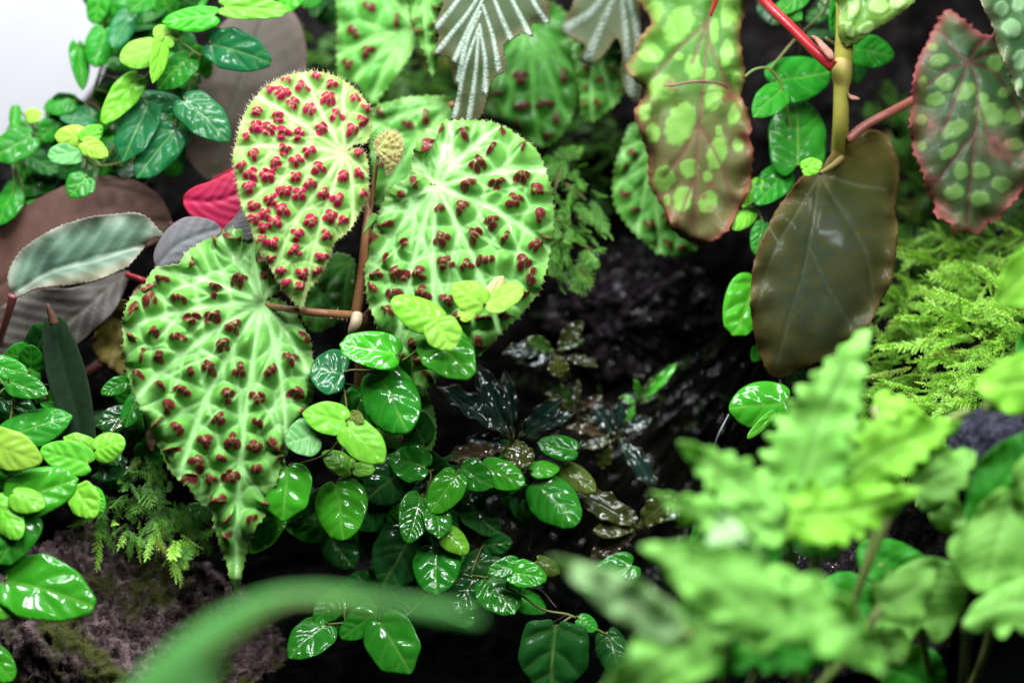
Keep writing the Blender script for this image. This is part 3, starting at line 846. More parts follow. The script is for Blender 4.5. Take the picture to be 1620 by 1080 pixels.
traced_leaf(cane, OR1, mat, -3.6, 0.3, 0.45, -0.2, field=spotted_field(
    [(1075, 40, 32, 20, -60), (1037, 18, 13, 16, 0), (1028, 83, 22, 15, 30), (1097, 107, 13, 21, 0), (1048, 140, 20, 22, 10), (1077, 197, 33, 22, -70), (1033, 212, 12, 15, 0), (1130, 50, 8, 22, 0), (1150, 85, 10, 22, 10), (1150, 20, 10, 25, 0),
     (1167, 130, 9, 14, 0), (1130, 155, 13, 22, 15), (1163, 180, 10, 20, 20), (1135, 243, 14, 27, 15), (1090, 267, 14, 15, 0), (1050, 282, 16, 19, 20), (1120, 280, 7, 9, 0), (1080, 315, 15, 20, 0), (1120, 320, 14, 18, 20), (1167, 230, 8, 12, 0), (1055, 318, 6, 8, 0), (1137, 208, 6, 8, 0), (1074, 90, 7, 7, 0), (1020, 178, 10, 14, 10), (1163, 12, 9, 20, 0), (1120, 118, 12, 10, 0)],
    [[(1138, -30), (1120, 30), (1070, 80), (1030, 125)], [(1125, 20), (1110, 60), (1095, 100)], [(1122, 28), (1117, 90), (1112, 135), (1105, 200), (1100, 290), (1098, 384)], [(1110, 180), (1085, 235), (1050, 280)], [(1108, 200), (1140, 260), (1160, 320)], [(1118, 60), (1150, 130), (1180, 190)], [(1100, 280), (1080, 330), (1070, 365)]],
    31, 0.9, [(1060, 134, 10), (1140, 135, 9), (1150, 150, 12), (1125, 290, 7), (1113, 310, 6), (1123, 333, 8), (1090, 345, 6), (1083, 310, 4), (1180, 215, 9)]), step=2.5, teeth=(2.6, 17), seed=31, wave=1.8, smooth_n=4, label='hanging leaf, green above a torn crease and bronze below')
# the torn crease
tm = mat_plain('torn_edge', (0.12, 0.03, 0.03), (0.22, 0.10, 0.09), 200, 0.6)
tube(cane, [(1050, 136, -3.3), (1065, 135, -3.1), (1085, 131, -3.0), (1108, 129, -3.0), (1130, 131, -3.0), (1144, 134, -3.1), (1152, 141, -3.3)], [1.2, 2.2, 1.8, 2.4, 1.8, 2.0, 1.0], tm, 'torn_crease', 7)
# leaf at the edge of the frame, dark, some light falloff put into its colour, rosy margin
mat = mat_attr('spotted_leaf_rosy', (0.022, 0.060, 0.018), (0.040, 0.090, 0.030), [('age', (0.07, 0.085, 0.03), 0.25), ('spot', (0.12, 0.24, 0.055), 0.9), ('vein', (0.085, 0.012, 0.022), 0.8), ('blotch', (0.30, 0.10, 0.10), 0.6), ('edge', (0.40, 0.06, 0.09), 0.7)], rough=0.42, coat=0.04)
OR2 = [(1500, 15), (1478, 45), (1465, 70), (1452, 95), (1445, 130), (1442, 165), (1440, 200), (1445, 240), (1460, 275), (1465, 305), (1478, 320), (1480, 340), (1505, 355), (1510, 372), (1530, 366), (1548, 374), (1562, 355), (1582, 345), (1600, 325), (1612, 310), (1622, 296), (1640, 285), (1640, 60), (1600, 50), (1560, 55), (1530, 35)]
traced_leaf(cane, OR2, mat, -3.5, -0.2, 0.5, -0.25, field=spotted_field(
    [(1485, 96, 15, 10, -10), (1495, 130, 16, 14, 0), (1480, 158, 15, 10, -10), (1528, 145, 18, 13, -30), (1566, 180, 22, 17, 20), (1555, 155, 9, 9, 0), (1590, 147, 10, 9, 0), (1512, 205, 22, 13, -30), (1502, 240, 16, 10, -40), (1520, 270, 12, 14, 0), (1550, 270, 15, 12, 10), (1585, 292, 15, 12, 0), (1510, 305, 17, 12, -20), (1550, 315, 17, 12, 10), (1605, 185, 16, 14, 0), (1575, 100, 12, 14, 0), (1460, 132, 8, 10, 0), (1458, 190, 10, 9, 0), (1610, 120, 10, 12, 0), (1605, 230, 14, 10, 0), (1458, 232, 8, 7, 0), (1475, 75, 9, 6, 0)],
    [[(1532, 98), (1545, 130), (1545, 190), (1540, 240), (1530, 350)], [(1532, 98), (1500, 110), (1460, 140)], [(1532, 98), (1510, 160), (1490, 210)], [(1545, 160), (1570, 220), (1600, 260)], [(1532, 98), (1580, 120), (1625, 200)], [(1532, 98), (1580, 80), (1620, 70)], [(1532, 98), (1545, 75), (1565, 55)], [(1532, 98), (1510, 80), (1490, 50)], [(1543, 210), (1510, 250), (1480, 290)]],
    32, 1.0, [(1470, 200, 16), (1572, 228, 20), (1592, 236, 18), (1478, 290, 11), (1605, 318, 14), (1490, 330, 12), (1630, 250, 22)]), step=2.5, teeth=(4.5, 14), seed=32, wave=1.6, smooth_n=4, label='dark spotted leaf with ragged rosy margin')
# dark olive leaf, glossy
mat = mat_attr('olive_leaf', (0.024, 0.034, 0.005), (0.062, 0.054, 0.010), [('age', (0.075, 0.068, 0.022), 0.4), ('vein', (0.10, 0.11, 0.06), 0.6), ('edge', (0.15, 0.085, 0.03), 0.8), ('blotch', (0.028, 0.046, 0.028), 0.8)], 26, rough=0.6, spec=0.10, trans=0.22, coat=0.10, coat_rough=0.18, bump=0.3, bscale=900, bdist=0.0003)
OR3 = [(1298, 270), (1285, 262), (1272, 275), (1252, 300), (1230, 330), (1212, 365), (1195, 405), (1188, 450), (1188, 500), (1195, 540), (1206, 572), (1218, 594), (1240, 596), (1262, 582), (1300, 570), (1340, 545), (1372, 515), (1392, 480), (1410, 450), (1416, 410), (1421, 360), (1417, 330), (1423, 290), (1419, 250), (1405, 218), (1382, 205), (1350, 212), (1322, 235), (1305, 258)]
def olive_field(V, rd):
    h, at = spotted_field([], [[(1297, 275), (1290, 330), (1275, 420), (1250, 500), (1225, 590)], [(1297, 275), (1330, 330), (1370, 400), (1385, 470)], [(1297, 275), (1265, 330), (1225, 400), (1200, 480)], [(1297, 275), (1350, 290), (1400, 300)], [(1282, 390), (1310, 450), (1350, 520)]], 33, 0.0, [(1290, 470, 90), (1320, 380, 70), (1275, 390, 14)], vw=2.2)(V, rd)
    h = h * 0.5 + 9 * vnoise(V[:, 0], V[:, 1], 90, 5) + 6 * np.exp(-(((V[:, 0] - 1395) / 25) ** 2 + ((V[:, 1] - 300) / 60) ** 2))
    return h, at
traced_leaf(cane, OR3, mat, -1.2, -0.5, 0.55, -0.45, field=olive_field, step=2.8, teeth=(1.6, 17), seed=33, wave=0.8, smooth_n=4, label='large dark olive leaf without spots')
# leaves cut by the top edge
mat = mat_attr('spotted_leaf_green', (0.13, 0.27, 0.035), (0.06, 0.16, 0.025), [('spot', (0.27, 0.45, 0.13), 0.85), ('edge', (0.28, 0.30, 0.10), 0.5)], rough=0.4, coat=0.15)
traced_leaf(cane, [(1330, -30), (1327, 20), (1326, 55), (1335, 74), (1352, 70), (1385, 48), (1415, 30), (1445, 5), (1460, -30)], mat, -1.0, 0.2, 0.7, -0.3, field=spotted_field([(1390, 10, 16, 12, 0), (1350, 10, 10, 18, 0), (1370, 45, 14, 8, -30), (1420, 5, 12, 10, 0), (1345, 48, 8, 12, 0)], [[(1385, -30), (1360, 30), (1338, 70)]], 34, 3), step=2.5, teeth=(2, 14), seed=34, wave=1.2, smooth_n=4)
mat = mat_attr('spotted_leaf_grey', (0.055, 0.13, 0.045), (0.035, 0.09, 0.035), [('spot', (0.20, 0.36, 0.17), 0.85), ('edge', (0.24, 0.20, 0.12), 0.7)], rough=0.4, coat=0.15)
traced_leaf(cane, [(1550, -30), (1557, 15), (1570, 40), (1578, 75), (1592, 105), (1600, 130), (1618, 160), (1650, 175), (1650, -30)], mat, -1.5, -0.5, 0.6, -0.3, field=spotted_field([(1600, 45, 16, 14, 0), (1585, 15, 12, 12, 0), (1615, 95, 12, 16, 0), (1612, 5, 10, 14, 0), (1612, 135, 7, 9, 0)], [[(1640, -20), (1630, 80), (1625, 160)]], 35, 3), step=2.5, teeth=(2, 12), seed=35, wave=1.5, smooth_n=4)
tube(cane, [(1336, -40, -1.8), (1336, 40, -1.8), (1334, 100, -1.9), (1331, 140, -2.0), (1330, 200, -2.4), (1326, 260, -4.5), (1322, 320, -7)], [14, 14, 15, 12.5, 13, 13, 13], mat_plain('cane', (0.26, 0.26, 0.035), (0.33, 0.29, 0.06), 70, 0.4, trans=0.1, bump=0.15), 'cane', 16)
tube(cane, [(1335, 84, -1.9), (1333, 100, -1.85), (1332, 114, -1.85), (1332, 128, -1.95), (1331, 142, -2.0)], [12, 15.2, 16.4, 15, 11], mat_plain('cane_node', (0.27, 0.25, 0.04), (0.33, 0.24, 0.07), 90, 0.5), 'cane_node', 14)
redp = mat_plain('red_petiole', (0.30, 0.012, 0.018), (0.42, 0.03, 0.035), 50, 0.3, trans=0.12, coat=0.15)
tube(cane, [(1318, 106, -1.0), (1290, 82, -1.2), (1250, 42, -1.8), (1215, 8, -2.4), (1180, -30, -2.8)], [10, 9, 8.5, 8.5, 8.5], redp, 'petiole', 12)
tube(cane, [(1138, -40, -3.3), (1134, -5, -3.3), (1124, 26, -3.4)], [5, 4.5, 2.5], redp, 'petiole', 9)
tube(cane, [(1340, 222, -2.6), (1370, 198, -2.8), (1410, 177, -3.0), (1450, 155, -4.6), (1500, 120, -5.2), (1532, 98, -4.6)], [8.5, 7.5, 7.5, 7, 6, 4], mat_plain('rose_petiole', (0.26, 0.075, 0.055), (0.33, 0.11, 0.08), 60, 0.4, trans=0.1), 'petiole', 12)
tube(cane, [(1332, 250, -3.2), (1318, 262, -2.4), (1298, 274, -1.3)], [6, 5, 3.5], mat_plain('green_petiole', (0.16, 0.17, 0.04), (0.2, 0.13, 0.05), 60, 0.4), 'petiole', 10)
bm_ = mat_plain('dry_bract', (0.55, 0.30, 0.22), (0.30, 0.12, 0.07), 160, 0.7, trans=0.25)
traced_leaf(cane, [(1284, 56), (1290, 66), (1300, 80), (1312, 94), (1321, 93), (1318, 82), (1308, 72), (1298, 62)], bm_, -0.6, step=1.6, seed=40, teeth=(1.5, 5), name='bract', field=lambda V, rd: (3 * np.sqrt(np.clip(rd / 5, 0, 1)), {}))
traced_leaf(cane, [(1341, 146), (1346, 150), (1353, 152), (1361, 157), (1352, 159), (1344, 156)], bm_, -1.6, step=1.4, seed=41, name='bract', field=lambda V, rd: (2 * np.sqrt(np.clip(rd / 4, 0, 1)), {}))
# ------------------------------------------------------------------ dark striped and maroon plants on one side
def striped_field(mid, seed, nlat=9, amp=0.9, ang=38):
    """Blade with fine slanting ribs leaving the midrib."""
    L = resample(catmull(np.array(mid, float), 6, False), 3)
    def field(V, rd):
        dm, nr = seg_dist(V, L)
        s = np.array([np.argmin(((L - q) ** 2).sum(1)) for q in nr]) / len(L)
        ln = len(L) * 3.0
        ph = s * ln - dm / math.tan(math.radians(ang))
        ph = ph / ln * nlat * 2 * math.pi + vnoise(V[:, 0], V[:, 1], 60, seed) * 0.9
        st = 0.5 + 0.5 * np.sin(ph)
        fine = 0.5 + 0.5 * np.sin(ph * 5.3 + vnoise(V[:, 0], V[:, 1], 30, seed + 1) * 2)
        side = np.sign((V - nr) @ np.array([-(L[-1] - L[0])[1], (L[-1] - L[0])[0]]))
        return amp * st + 0.35 * fine - 2.5 * np.exp(-(dm / 5) ** 2), {'stripe': st ** 2 * 0.8 + 0.2 * fine, 'vein': np.exp(-(dm / 3) ** 2), 'side': (side > 0) * sstep(2, 30, dm), 'fine': fine}
    return field
str_p = thing('prayer_plant', 'dark plant with grey green striped leaves, brown backs and one magenta leaf', 'foliage plant', P(60, 640, -7))
mat = mat_attr('striped_leaf', (0.050, 0.112, 0.070), (0.075, 0.14, 0.092), [('stripe', (0.17, 0.27, 0.20), 0.55), ('side', (0.25, 0.20, 0.11), 0.6), ('fine', (0.05, 0.10, 0.06), 0.15), ('vein', (0.30, 0.33, 0.26), 0.5), ('edge', (0.26, 0.20, 0.17), 0.6), ('under', (0.16, 0.06, 0.05), 0.8)], 30, rough=0.5, trans=0.08, spec=0.25)
OM3 = [(273, 383), (258, 376), (240, 376), (232, 386), (220, 402), (200, 423), (167, 438), (140, 447), (97, 453), (60, 456), (22, 472), (14, 455), (12, 437), (20, 415), (40, 390), (83, 363), (117, 350), (150, 342), (187, 338), (213, 336), (234, 344), (248, 360)]
traced_leaf(str_p, OM3, mat, -0.8, 0.25, 1.2, -0.35, fold=([(20, 465), (80, 425), (150, 405), (215, 390), (268, 382)], 0.7, 45), field=striped_field([(20, 465), (80, 430), (150, 412), (215, 392), (268, 382)], 3, 8, 0.6), step=2.2, teeth=(1.8, 9), seed=51, wave=0.9, smooth_n=5, label='grey green striped leaf with curled tip')
mat = mat_attr('striped_leaf_dark', (0.036, 0.034, 0.028), (0.064, 0.050, 0.044), [('stripe', (0.17, 0.17, 0.14), 0.45), ('vein', (0.17, 0.15, 0.12), 0.6), ('edge', (0.13, 0.10, 0.09), 0.5)], 30, rough=0.45, trans=0.06)
OM4 = [(203, 428), (196, 462), (180, 492), (155, 517), (122, 545), (80, 575), (40, 592), (-10, 600), (-40, 570), (-30, 520), (10, 480), (60, 458), (110, 456), (160, 442)]
traced_leaf(str_p, OM4, mat, -2.3, 0.2, 1.0, -0.3, field=striped_field([(200, 430), (120, 500), (60, 535), (-30, 575)], 4, 10), step=2.6, seed=52, wave=0.5, label='dark striped leaf below the pale one')
brown = mat_attr('brown_leaf', (0.066, 0.032, 0.024), (0.11, 0.055, 0.040), [('stripe', (0.17, 0.10, 0.08), 0.12), ('vein', (0.05, 0.03, 0.03), 0.5)], 25, rough=0.5, trans=0.10)
OM2 = [(-30, 400), (10, 355), (40, 326), (100, 295), (160, 279), (212, 285), (252, 310), (271, 345), (270, 372), (200, 405), (100, 455), (20, 485), (-30, 490)]
traced_leaf(str_p, OM2, brown, -4.6, 0.2, 0.8, -0.25, field=striped_field([(-30, 470), (80, 400), (180, 350), (268, 350)], 5, 8, 0.3), step=3, seed=53, label='broad brown leaf behind')
greyb = mat_attr('grey_brown_leaf', (0.038, 0.032, 0.024), (0.060, 0.046, 0.034), [('stripe', (0.10, 0.08, 0.065), 0.10), ('vein', (0.045, 0.06, 0.035), 0.6), ('edge', (0.15, 0.10, 0.08), 0.5)], 22, rough=0.5, trans=0.05)
OM1 = [(320, 95), (345, 45), (385, 15), (430, 5), (466, 22), (484, 70), (482, 125), (465, 190), (430, 232), (385, 258), (345, 283), (325, 285), (303, 262), (292, 235), (297, 180), (308, 130)]
traced_leaf(str_p, OM1, greyb, -7.5, 0.1, 0.6, -0.2, field=striped_field([(340, 275), (365, 180), (420, 20)], 6, 7, 0.3), step=3, seed=54, label='tall grey brown leaf behind the fig shoot')
mag = mat_attr('magenta_leaf', (0.42, 0.018, 0.075), (0.33, 0.012, 0.055), [('stripe', (0.55, 0.05, 0.13), 0.3), ('edge', (0.5, 0.03, 0.05), 0.5)], 30, rough=0.45, trans=0.15)
traced_leaf(str_p, [(289, 315), (306, 297), (340, 284), (372, 268), (392, 260), (395, 300), (388, 335), (370, 355), (352, 364), (328, 352), (302, 342)], mag, -1.6, 0.5, 0.4, -0.6, field=striped_field([(292, 316), (340, 318), (392, 300)], 7, 5, 1.0), step=2.4, seed=55, label='magenta leaf')
traced_leaf(str_p, [(335, 283), (355, 272), (380, 258), (390, 262), (385, 285), (350, 290)], mag, -2.4, 0.5, 0.4, -0.6, field=striped_field([(337, 284), (388, 262)], 8, 4, 1.0), step=2.4, seed=56)
grey = mat_attr('grey_leaf', (0.075, 0.080, 0.088), (0.11, 0.115, 0.12), [('stripe', (0.15, 0.16, 0.17), 0.3), ('vein', (0.17, 0.18, 0.18), 0.4), ('edge', (0.16, 0.11, 0.12), 0.5)], 40, rough=0.5, trans=0.04, bump=0.5, bscale=1500)
traced_leaf(str_p, [(247, 424), (244, 398), (262, 366), (285, 347), (308, 343), (338, 350), (350, 368), (318, 392), (285, 416), (262, 428)], grey, -0.9, -0.2, 0.7, -0.5, field=striped_field([(250, 420), (285, 385), (345, 362)], 9, 5, 0.8), step=2.4, seed=57)
traced_leaf(str_p, [(354, 364), (370, 344), (386, 326), (397, 345), (400, 376), (380, 380)], grey, -0.5, 0.4, 0.5, -0.4, field=striped_field([(357, 364), (386, 330)], 10, 4, 0.8), step=2.4, seed=58)
mar = mat_plain('maroon_petiole', (0.14, 0.035, 0.035), (0.20, 0.06, 0.055), 60, 0.4)
tube(str_p, [(21, 466, -0.6), (15, 490, -1.0), (2, 530, -2.0), (-20, 600, -4)], [7.5, 6.5, 6, 6], mar, 'petiole', 10)
tube(str_p, [(200, 434, -2.2), (222, 442, -1.8), (250, 452, -2.5), (290, 470, -5)], [4, 5.5, 6, 6], redp, 'petiole', 10)
tube(str_p, [(268, 352, -4.4), (290, 375, -5), (300, 420, -7)], [4, 5, 5], mar, 'petiole', 8)
tube(str_p, [(350, 362, -1.6), (352, 400, -3), (330, 470, -7)], [3, 4, 5], mar, 'petiole', 8)
tube(str_p, [(340, 280, -7.4), (335, 330, -8), (330, 420, -9)], [4, 5, 5], mar, 'petiole', 8)
tube(str_p, [(60, 640, -7), (180, 560, -7.5), (300, 450, -8)], [8, 9, 8], mar, 'stem', 8)

# dark strap leaf with a withered brown tip
strap = thing('strap_leaf_plant', 'upright dark green strap leaf with a withered brown tip', 'plant', P(128, 740, -3.5))
sm = mat_attr('strap_leaf', (0.004, 0.012, 0.005), (0.007, 0.020, 0.008), [('vein', (0.008, 0.026, 0.009), 0.5), ('edge', (0.015, 0.03, 0.01), 0.4)], 60, rough=0.6, spec=0.05, trans=0.03, bump=0.3, bscale=700)
def strap_field(V, rd):
    L = np.array([(86, 508), (100, 580), (122, 660), (130, 745)], float)
    dm, _ = seg_dist(V, resample(catmull(L, 6, False), 5))
    return 5 * (1 - np.exp(-dm / 25)) + 0.6 * vnoise(V[:, 0], V[:, 1] * 0.3, 6, 3), {'vein': np.exp(-(dm / 3) ** 2)}
traced_leaf(strap, [(76, 502), (68, 520), (68, 560), (78, 610), (92, 660), (104, 745), (155, 745), (150, 670), (142, 610), (126, 555), (108, 515), (98, 503), (88, 500)], sm, 0.6, 0.2, 0.9, 0.0, field=strap_field, step=2.4, seed=60)
tube(strap, [(86, 512, 0.4), (82, 500, 0.5), (78, 490, 0.6), (75, 481, 0.7)], [8, 6.5, 4.5, 2], mat_plain('withered_tip', (0.12, 0.05, 0.025), (0.06, 0.025, 0.015), 150, 0.8, bump=0.8, bscale=400), 'withered_tip', 9)
tube(strap, [(130, 735, 0.0), (129, 765, -1.5), (128, 800, -3.5)], [16, 12, 10], sm, 'stalk', 10)
# decaying yellow leaf
dec = thing('fallen_leaf', 'decaying yellow olive leaf stuck behind the edge of the largest blistered leaf', 'leaf', P(175, 590, -4))
dm_ = mat_attr('decaying_leaf', (0.20, 0.17, 0.035), (0.11, 0.10, 0.02), [('vein', (0.30, 0.24, 0.10), 0.6), ('edge', (0.12, 0.06, 0.02), 0.8)], 60, rough=0.6, bump=0.6)
traced_leaf(dec, [(160, 500), (147, 530), (150, 560), (172, 585), (188, 592), (205, 570), (215, 520), (205, 480), (180, 478)], dm_, -3.2, 0.3, 0.8, 0.4, field=lambda V, rd: (6 * vnoise(V[:, 0], V[:, 1], 14, 2), {'vein': np.exp(-(seg_dist(V, np.array([(205, 480), (170, 590)]))[0] / 4) ** 2)}), step=2.6, teeth=(3, 14), seed=61, wave=2, name='blade')
tube(dec, [(206, 482, -3.0), (214, 462, -3.6), (226, 450, -4.6)], [2.5, 3, 3], mar, 'leaf_stalk', 7)
dec = thing('fallen_leaf', 'pinkish brown dry leaf scrap hanging under the largest blistered leaf', 'leaf', P(232, 700, -1))
traced_leaf(dec, [(222, 640), (228, 670), (232, 700), (240, 714), (246, 700), (246, 670), (238, 640)], mat_plain('dry_scrap', (0.30, 0.15, 0.09), (0.20, 0.10, 0.05), 90, 0.6, trans=0.2), 0.0, 0.2, 0.6, 0.3, step=2.4, seed=62, name='blade', field=lambda V, rd: (3 * vnoise(V[:, 0], V[:, 1], 10, 6), {}))
tube(dec, [(230, 643, 0.0), (232, 628, -0.5), (238, 612, -1.0)], [1.8, 2, 2], mar, 'leaf_stalk', 7)

# ------------------------------------------------------------------ creeping fig
def fig_mesh(k):
    rs = np.random.default_rng(100 + k)
    half = np.array([(0, 0.03), (0.07, -0.04), (0.20, -0.075), (0.345, -0.01), (0.445, 0.14), (0.48, 0.33), (0.46, 0.53), (0.38, 0.72), (0.25, 0.88), (0.10, 0.975)])
    half = half + rs.normal(0, 0.012, half.shape) * (np.arange(10) > 0)[:, None]
    half[0, 0] = 0
    L = half.copy()
    L[:, 0] = -L[:, 0] * rs.uniform(0.9, 1.08)
    poly = catmull(np.vstack([half, [(rs.normal(0, 0.012), 1.0)], L[:0:-1]]), 6)
    V, Q, rim = grid_leaf(poly, 1 / 34.0)
    rd, _ = seg_dist(V, poly, True)
    x, y = V[:, 0], V[:, 1]
    mid = np.abs(x - 0.015 * np.sin(y * 5 + k))
    ds = np.full(len(V), 9.0)
    n = rs.integers(3, 5)
    for i in range(n):
        y0 = 0.05 + 0.66 * i / (n - 1) + rs.normal(0, 0.015)
        for s in (-1, 1):
            y1 = y0 + rs.normal(0, 0.015)
            a = math.radians(rs.uniform(28, 42) - 14 * (i == 0))
            l = 0.42
            ds = np.minimum(ds, seg_dist(V, np.array([(0, y1), (s * l * 0.5 * math.cos(a), y1 + 0.5 * l * math.sin(a) * 0.8), (s * l * math.cos(a), y1 + l * math.sin(a) * 1.1)]))[0])
    quilt = 1 - np.exp(-(np.minimum(mid * 0.9, ds) / 0.085) ** 1.6)
    puff = rs.uniform(0.022, 0.055)
    h = puff * quilt * sstep(0, 0.12, rd)
    h += rs.uniform(0.0, 0.16) * np.abs(x) ** 1.3 * (1 if k % 3 else -1)              # folded along the midrib, or domed
    h += -rs.uniform(0.0, 0.30) * (y - 0.35) ** 2 - rs.uniform(0.0, 0.35) * x ** 2
    h += 0.03 * vnoise(x, y, 0.35, k)
    v = np.clip(np.exp(-(mid / 0.014) ** 2) + 0.35 * np.exp(-(ds / 0.012) ** 2), 0, 1)
    W = np.c_[x, y, h]
    if normals(W, Q).mean(0)[2] < 0:
        Q, rim = Q[:, ::-1], rim[:, ::-1]
    W, F, at = thicken(W, Q, rim, 0.014, {'vein': v, 'edge': np.exp(-rd / 0.03)})
    return mesh('fig_leaf', W, F, (M['ficus'],), at)
FIG = [fig_mesh(k) for k in range(14)]
_fl = [0]

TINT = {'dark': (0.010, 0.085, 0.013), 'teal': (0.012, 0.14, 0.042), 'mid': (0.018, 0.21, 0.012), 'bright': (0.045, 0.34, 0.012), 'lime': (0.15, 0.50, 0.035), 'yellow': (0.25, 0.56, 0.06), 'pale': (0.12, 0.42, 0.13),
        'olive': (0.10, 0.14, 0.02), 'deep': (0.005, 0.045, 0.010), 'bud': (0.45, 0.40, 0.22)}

def fig_leaf(parent, spec, stemline=None, rs=random):
    """spec: base px, tip px, width px, depth cm, tint, wetness, roll deg, tip depth offset cm"""
    bx, by, tx, ty, w, d, tint = spec[:7]
    wet = spec[7] if len(spec) > 7 else 0.35
    roll = spec[8] if len(spec) > 8 else rs.uniform(-16, 16)
    dt = spec[9] if len(spec) > 9 else 0.42 * (ty - by) * PX * 100 + rs.uniform(-0.3, 0.4)
    B, T = P(bx, by, d), P(tx, ty, d + dt)
    L = np.linalg.norm(T - B)
    y = (T - B) / L
    z = -FWD + UP * 0.42
    z = z - y * (z @ y)
    z /= np.linalg.norm(z)
    x = np.cross(y, z)
    a = math.radians(roll)
    x, z = x * math.cos(a) + z * math.sin(a), z * math.cos(a) - x * math.sin(a)
    wm = w * PX / max(0.45, math.cos(a)) / 0.95
    k = _fl[0] % len(FIG)
    _fl[0] += 1
    o = add('leaf', FIG[k], parent)
    R = Matrix(np.c_[x, y, z].tolist()).to_4x4()
    base = wloc(parent)
    o.matrix_local = Matrix.Translation(Vector(B - base)) @ R @ Matrix.Diagonal((wm, L, (wm * L) ** 0.5, 1))
    t = np.array(TINT[tint]) * rs.uniform(0.82, 1.18)
    t[0] *= rs.uniform(0.75, 1.3)
    o.color = (*t, wet)
    if stemline is not None:
        D = np.linalg.norm(stemline - B, axis=1)
        q = stemline[np.argmin(D)]
        if D.min() < 0.035:
            m = (B + q) / 2 + UP * 0.002 - FWD * 0.001
            s = np.linspace(0, 1, 7)[:, None]
            W = (1 - s) ** 2 * q + 2 * s * (1 - s) * m + s ** 2 * (B + y * L * 0.02)
            world_tube(parent, W, np.linspace(1.5, 1.1, 7) * PX, M['fig_stem'], 'petiole', 6)
    return o

def fig_vine(label, base, stems, leaves, fill=()):
    t = thing('creeping_fig', label, 'creeping fig', P(*base), 'creeping fig vines')
    lines = []
    for s in stems:
        q = catmull(np.array(s, float), 8, False)
        W = P(q[:, 0], q[:, 1], q[:, 2])
        lines.append(W)
        world_tube(t, W, np.linspace(2.3, 1.5, len(W)) * PX, M['fig_stem'], 'stem', 7)
    SL = np.vstack(lines) if lines else None
    for L in leaves:
        fig_leaf(t, L, SL)
    for (x0, y0, x1, y1, n, dlo, dhi, tints, sz) in fill:
        for _ in range(n):
            x, y = random.uniform(x0, x1), random.uniform(y0, y1)
            a = random.uniform(0, 6.28)
            l = random.uniform(*sz)
            fig_leaf(t, (x, y, x + l * math.cos(a), y + l * math.sin(a) * 0.9, l * random.uniform(0.75, 0.95), random.uniform(dlo, dhi), random.choice(tints), random.uniform(0.1, 0.5), random.uniform(-45, 45), random.uniform(-0.5, 1.0)), SL)
    return t

fig_vine('creeping fig climbing beside the white wall with dark green and lime leaves', (200, 330, -9),
    [[(390, -20, -3.2), (352, 12, -3), (338, 60, -3.1), (318, 90, -3.4), (305, 120, -3.6), (295, 150, -3.7), (278, 190, -4), (235, 240, -4.5), (170, 262, -5), (140, 255, -4), (132, 228, -3.4)],
     [(318, 90, -3.4), (290, 70, -3.2), (262, 55, -3), (255, 95, -3.2), (225, 130, -3.5), (195, 205, -5), (160, 262, -5)], [(165, 90, -7), (150, 135, -7), (130, 170, -7), (60, 200, -7.5), (20, 235, -7)], [(135, 240, -4), (134, 265, -3.5), (136, 280, -3)]],
    [(342, 24, 256, 33, 47, -2.6, 'bright', .3), (352, 10, 456, 16, 46, -2.6, 'lime', .3), (330, 68, 427, 98, 64, -2.7, 'teal', .3), (247, 72, 190, 96, 62, -2.4, 'yellow', .05), (276, 66, 244, 44, 36, -3.0, 'yellow', .05), (257, 64, 243, 131, 24, -2.2, 'lime', .05, 35),
     (300, 92, 247, 138, 58, -3.2, 'mid', .25), (219, 122, 162, 195, 46, -2.9, 'lime', .25), (235, 166, 192, 254, 62, -3.1, 'teal', .2), (280, 163, 220, 148, 40, -3.7, 'teal', .3), (290, 156, 362, 220, 64, -2.7, 'teal', .35), (277, 203, 216, 282, 60, -3.0, 'teal', .3),
     (136, 217, 86, 215, 42, -2.8, 'yellow', .1), (131, 224, 162, 199, 30, -2.6, 'lime', .1), (130, 225, 171, 247, 32, -2.4, 'yellow', .1), (129, 240, 75, 246, 44, -2.7, 'pale', .25), (138, 279, 110, 310, 46, -2.4, 'mid', .4),
     (165, 45, 150, 105, 50, -6.5, 'mid', .2), (205, 20, 178, 75, 40, -6.0, 'teal', .2), (122, 68, 132, 142, 28, -6.5, 'mid', .2, 30), (118, 160, 68, 168, 48, -6.5, 'mid', .2), (150, 185, 95, 185, 45, -6.2, 'teal', .2), (52, 215, -15, 250, 62, -5.2, 'mid', .2), (24, 168, 22, 208, 20, -6.5, 'mid', .2), (42, 186, 66, 178, 26, -6.5, 'yellow', .1),
     (95, 190, 62, 222, 40, -6.5, 'mid', .2), (22, 300, -5, 355, 52, -5, 'mid', .3), (470, -25, 450, 20, 46, -5, 'bright', .2), (495, -20, 480, 12, 40, -6, 'mid', .2), (160, -10, 148, 38, 40, -7, 'mid', .1), (240, -12, 205, 18, 40, -5.5, 'mid', .1), (205, 60, 160, 78, 40, -6.8, 'mid', .1)],
    [(150, -10, 300, 60, 26, -9.5, -6.5, ['dark', 'mid', 'dark'], (38, 62)), (170, 90, 320, 300, 34, -9.5, -5.5, ['dark', 'deep', 'mid'], (38, 66)), (20, 235, 180, 330, 26, -9.5, -6, ['dark', 'mid', 'deep'], (38, 66)), (60, 170, 180, 240, 12, -9, -7, ['dark', 'mid'], (34, 56)), (490, -20, 540, 30, 5, -10, -8, ['dark', 'deep'], (34, 50))])

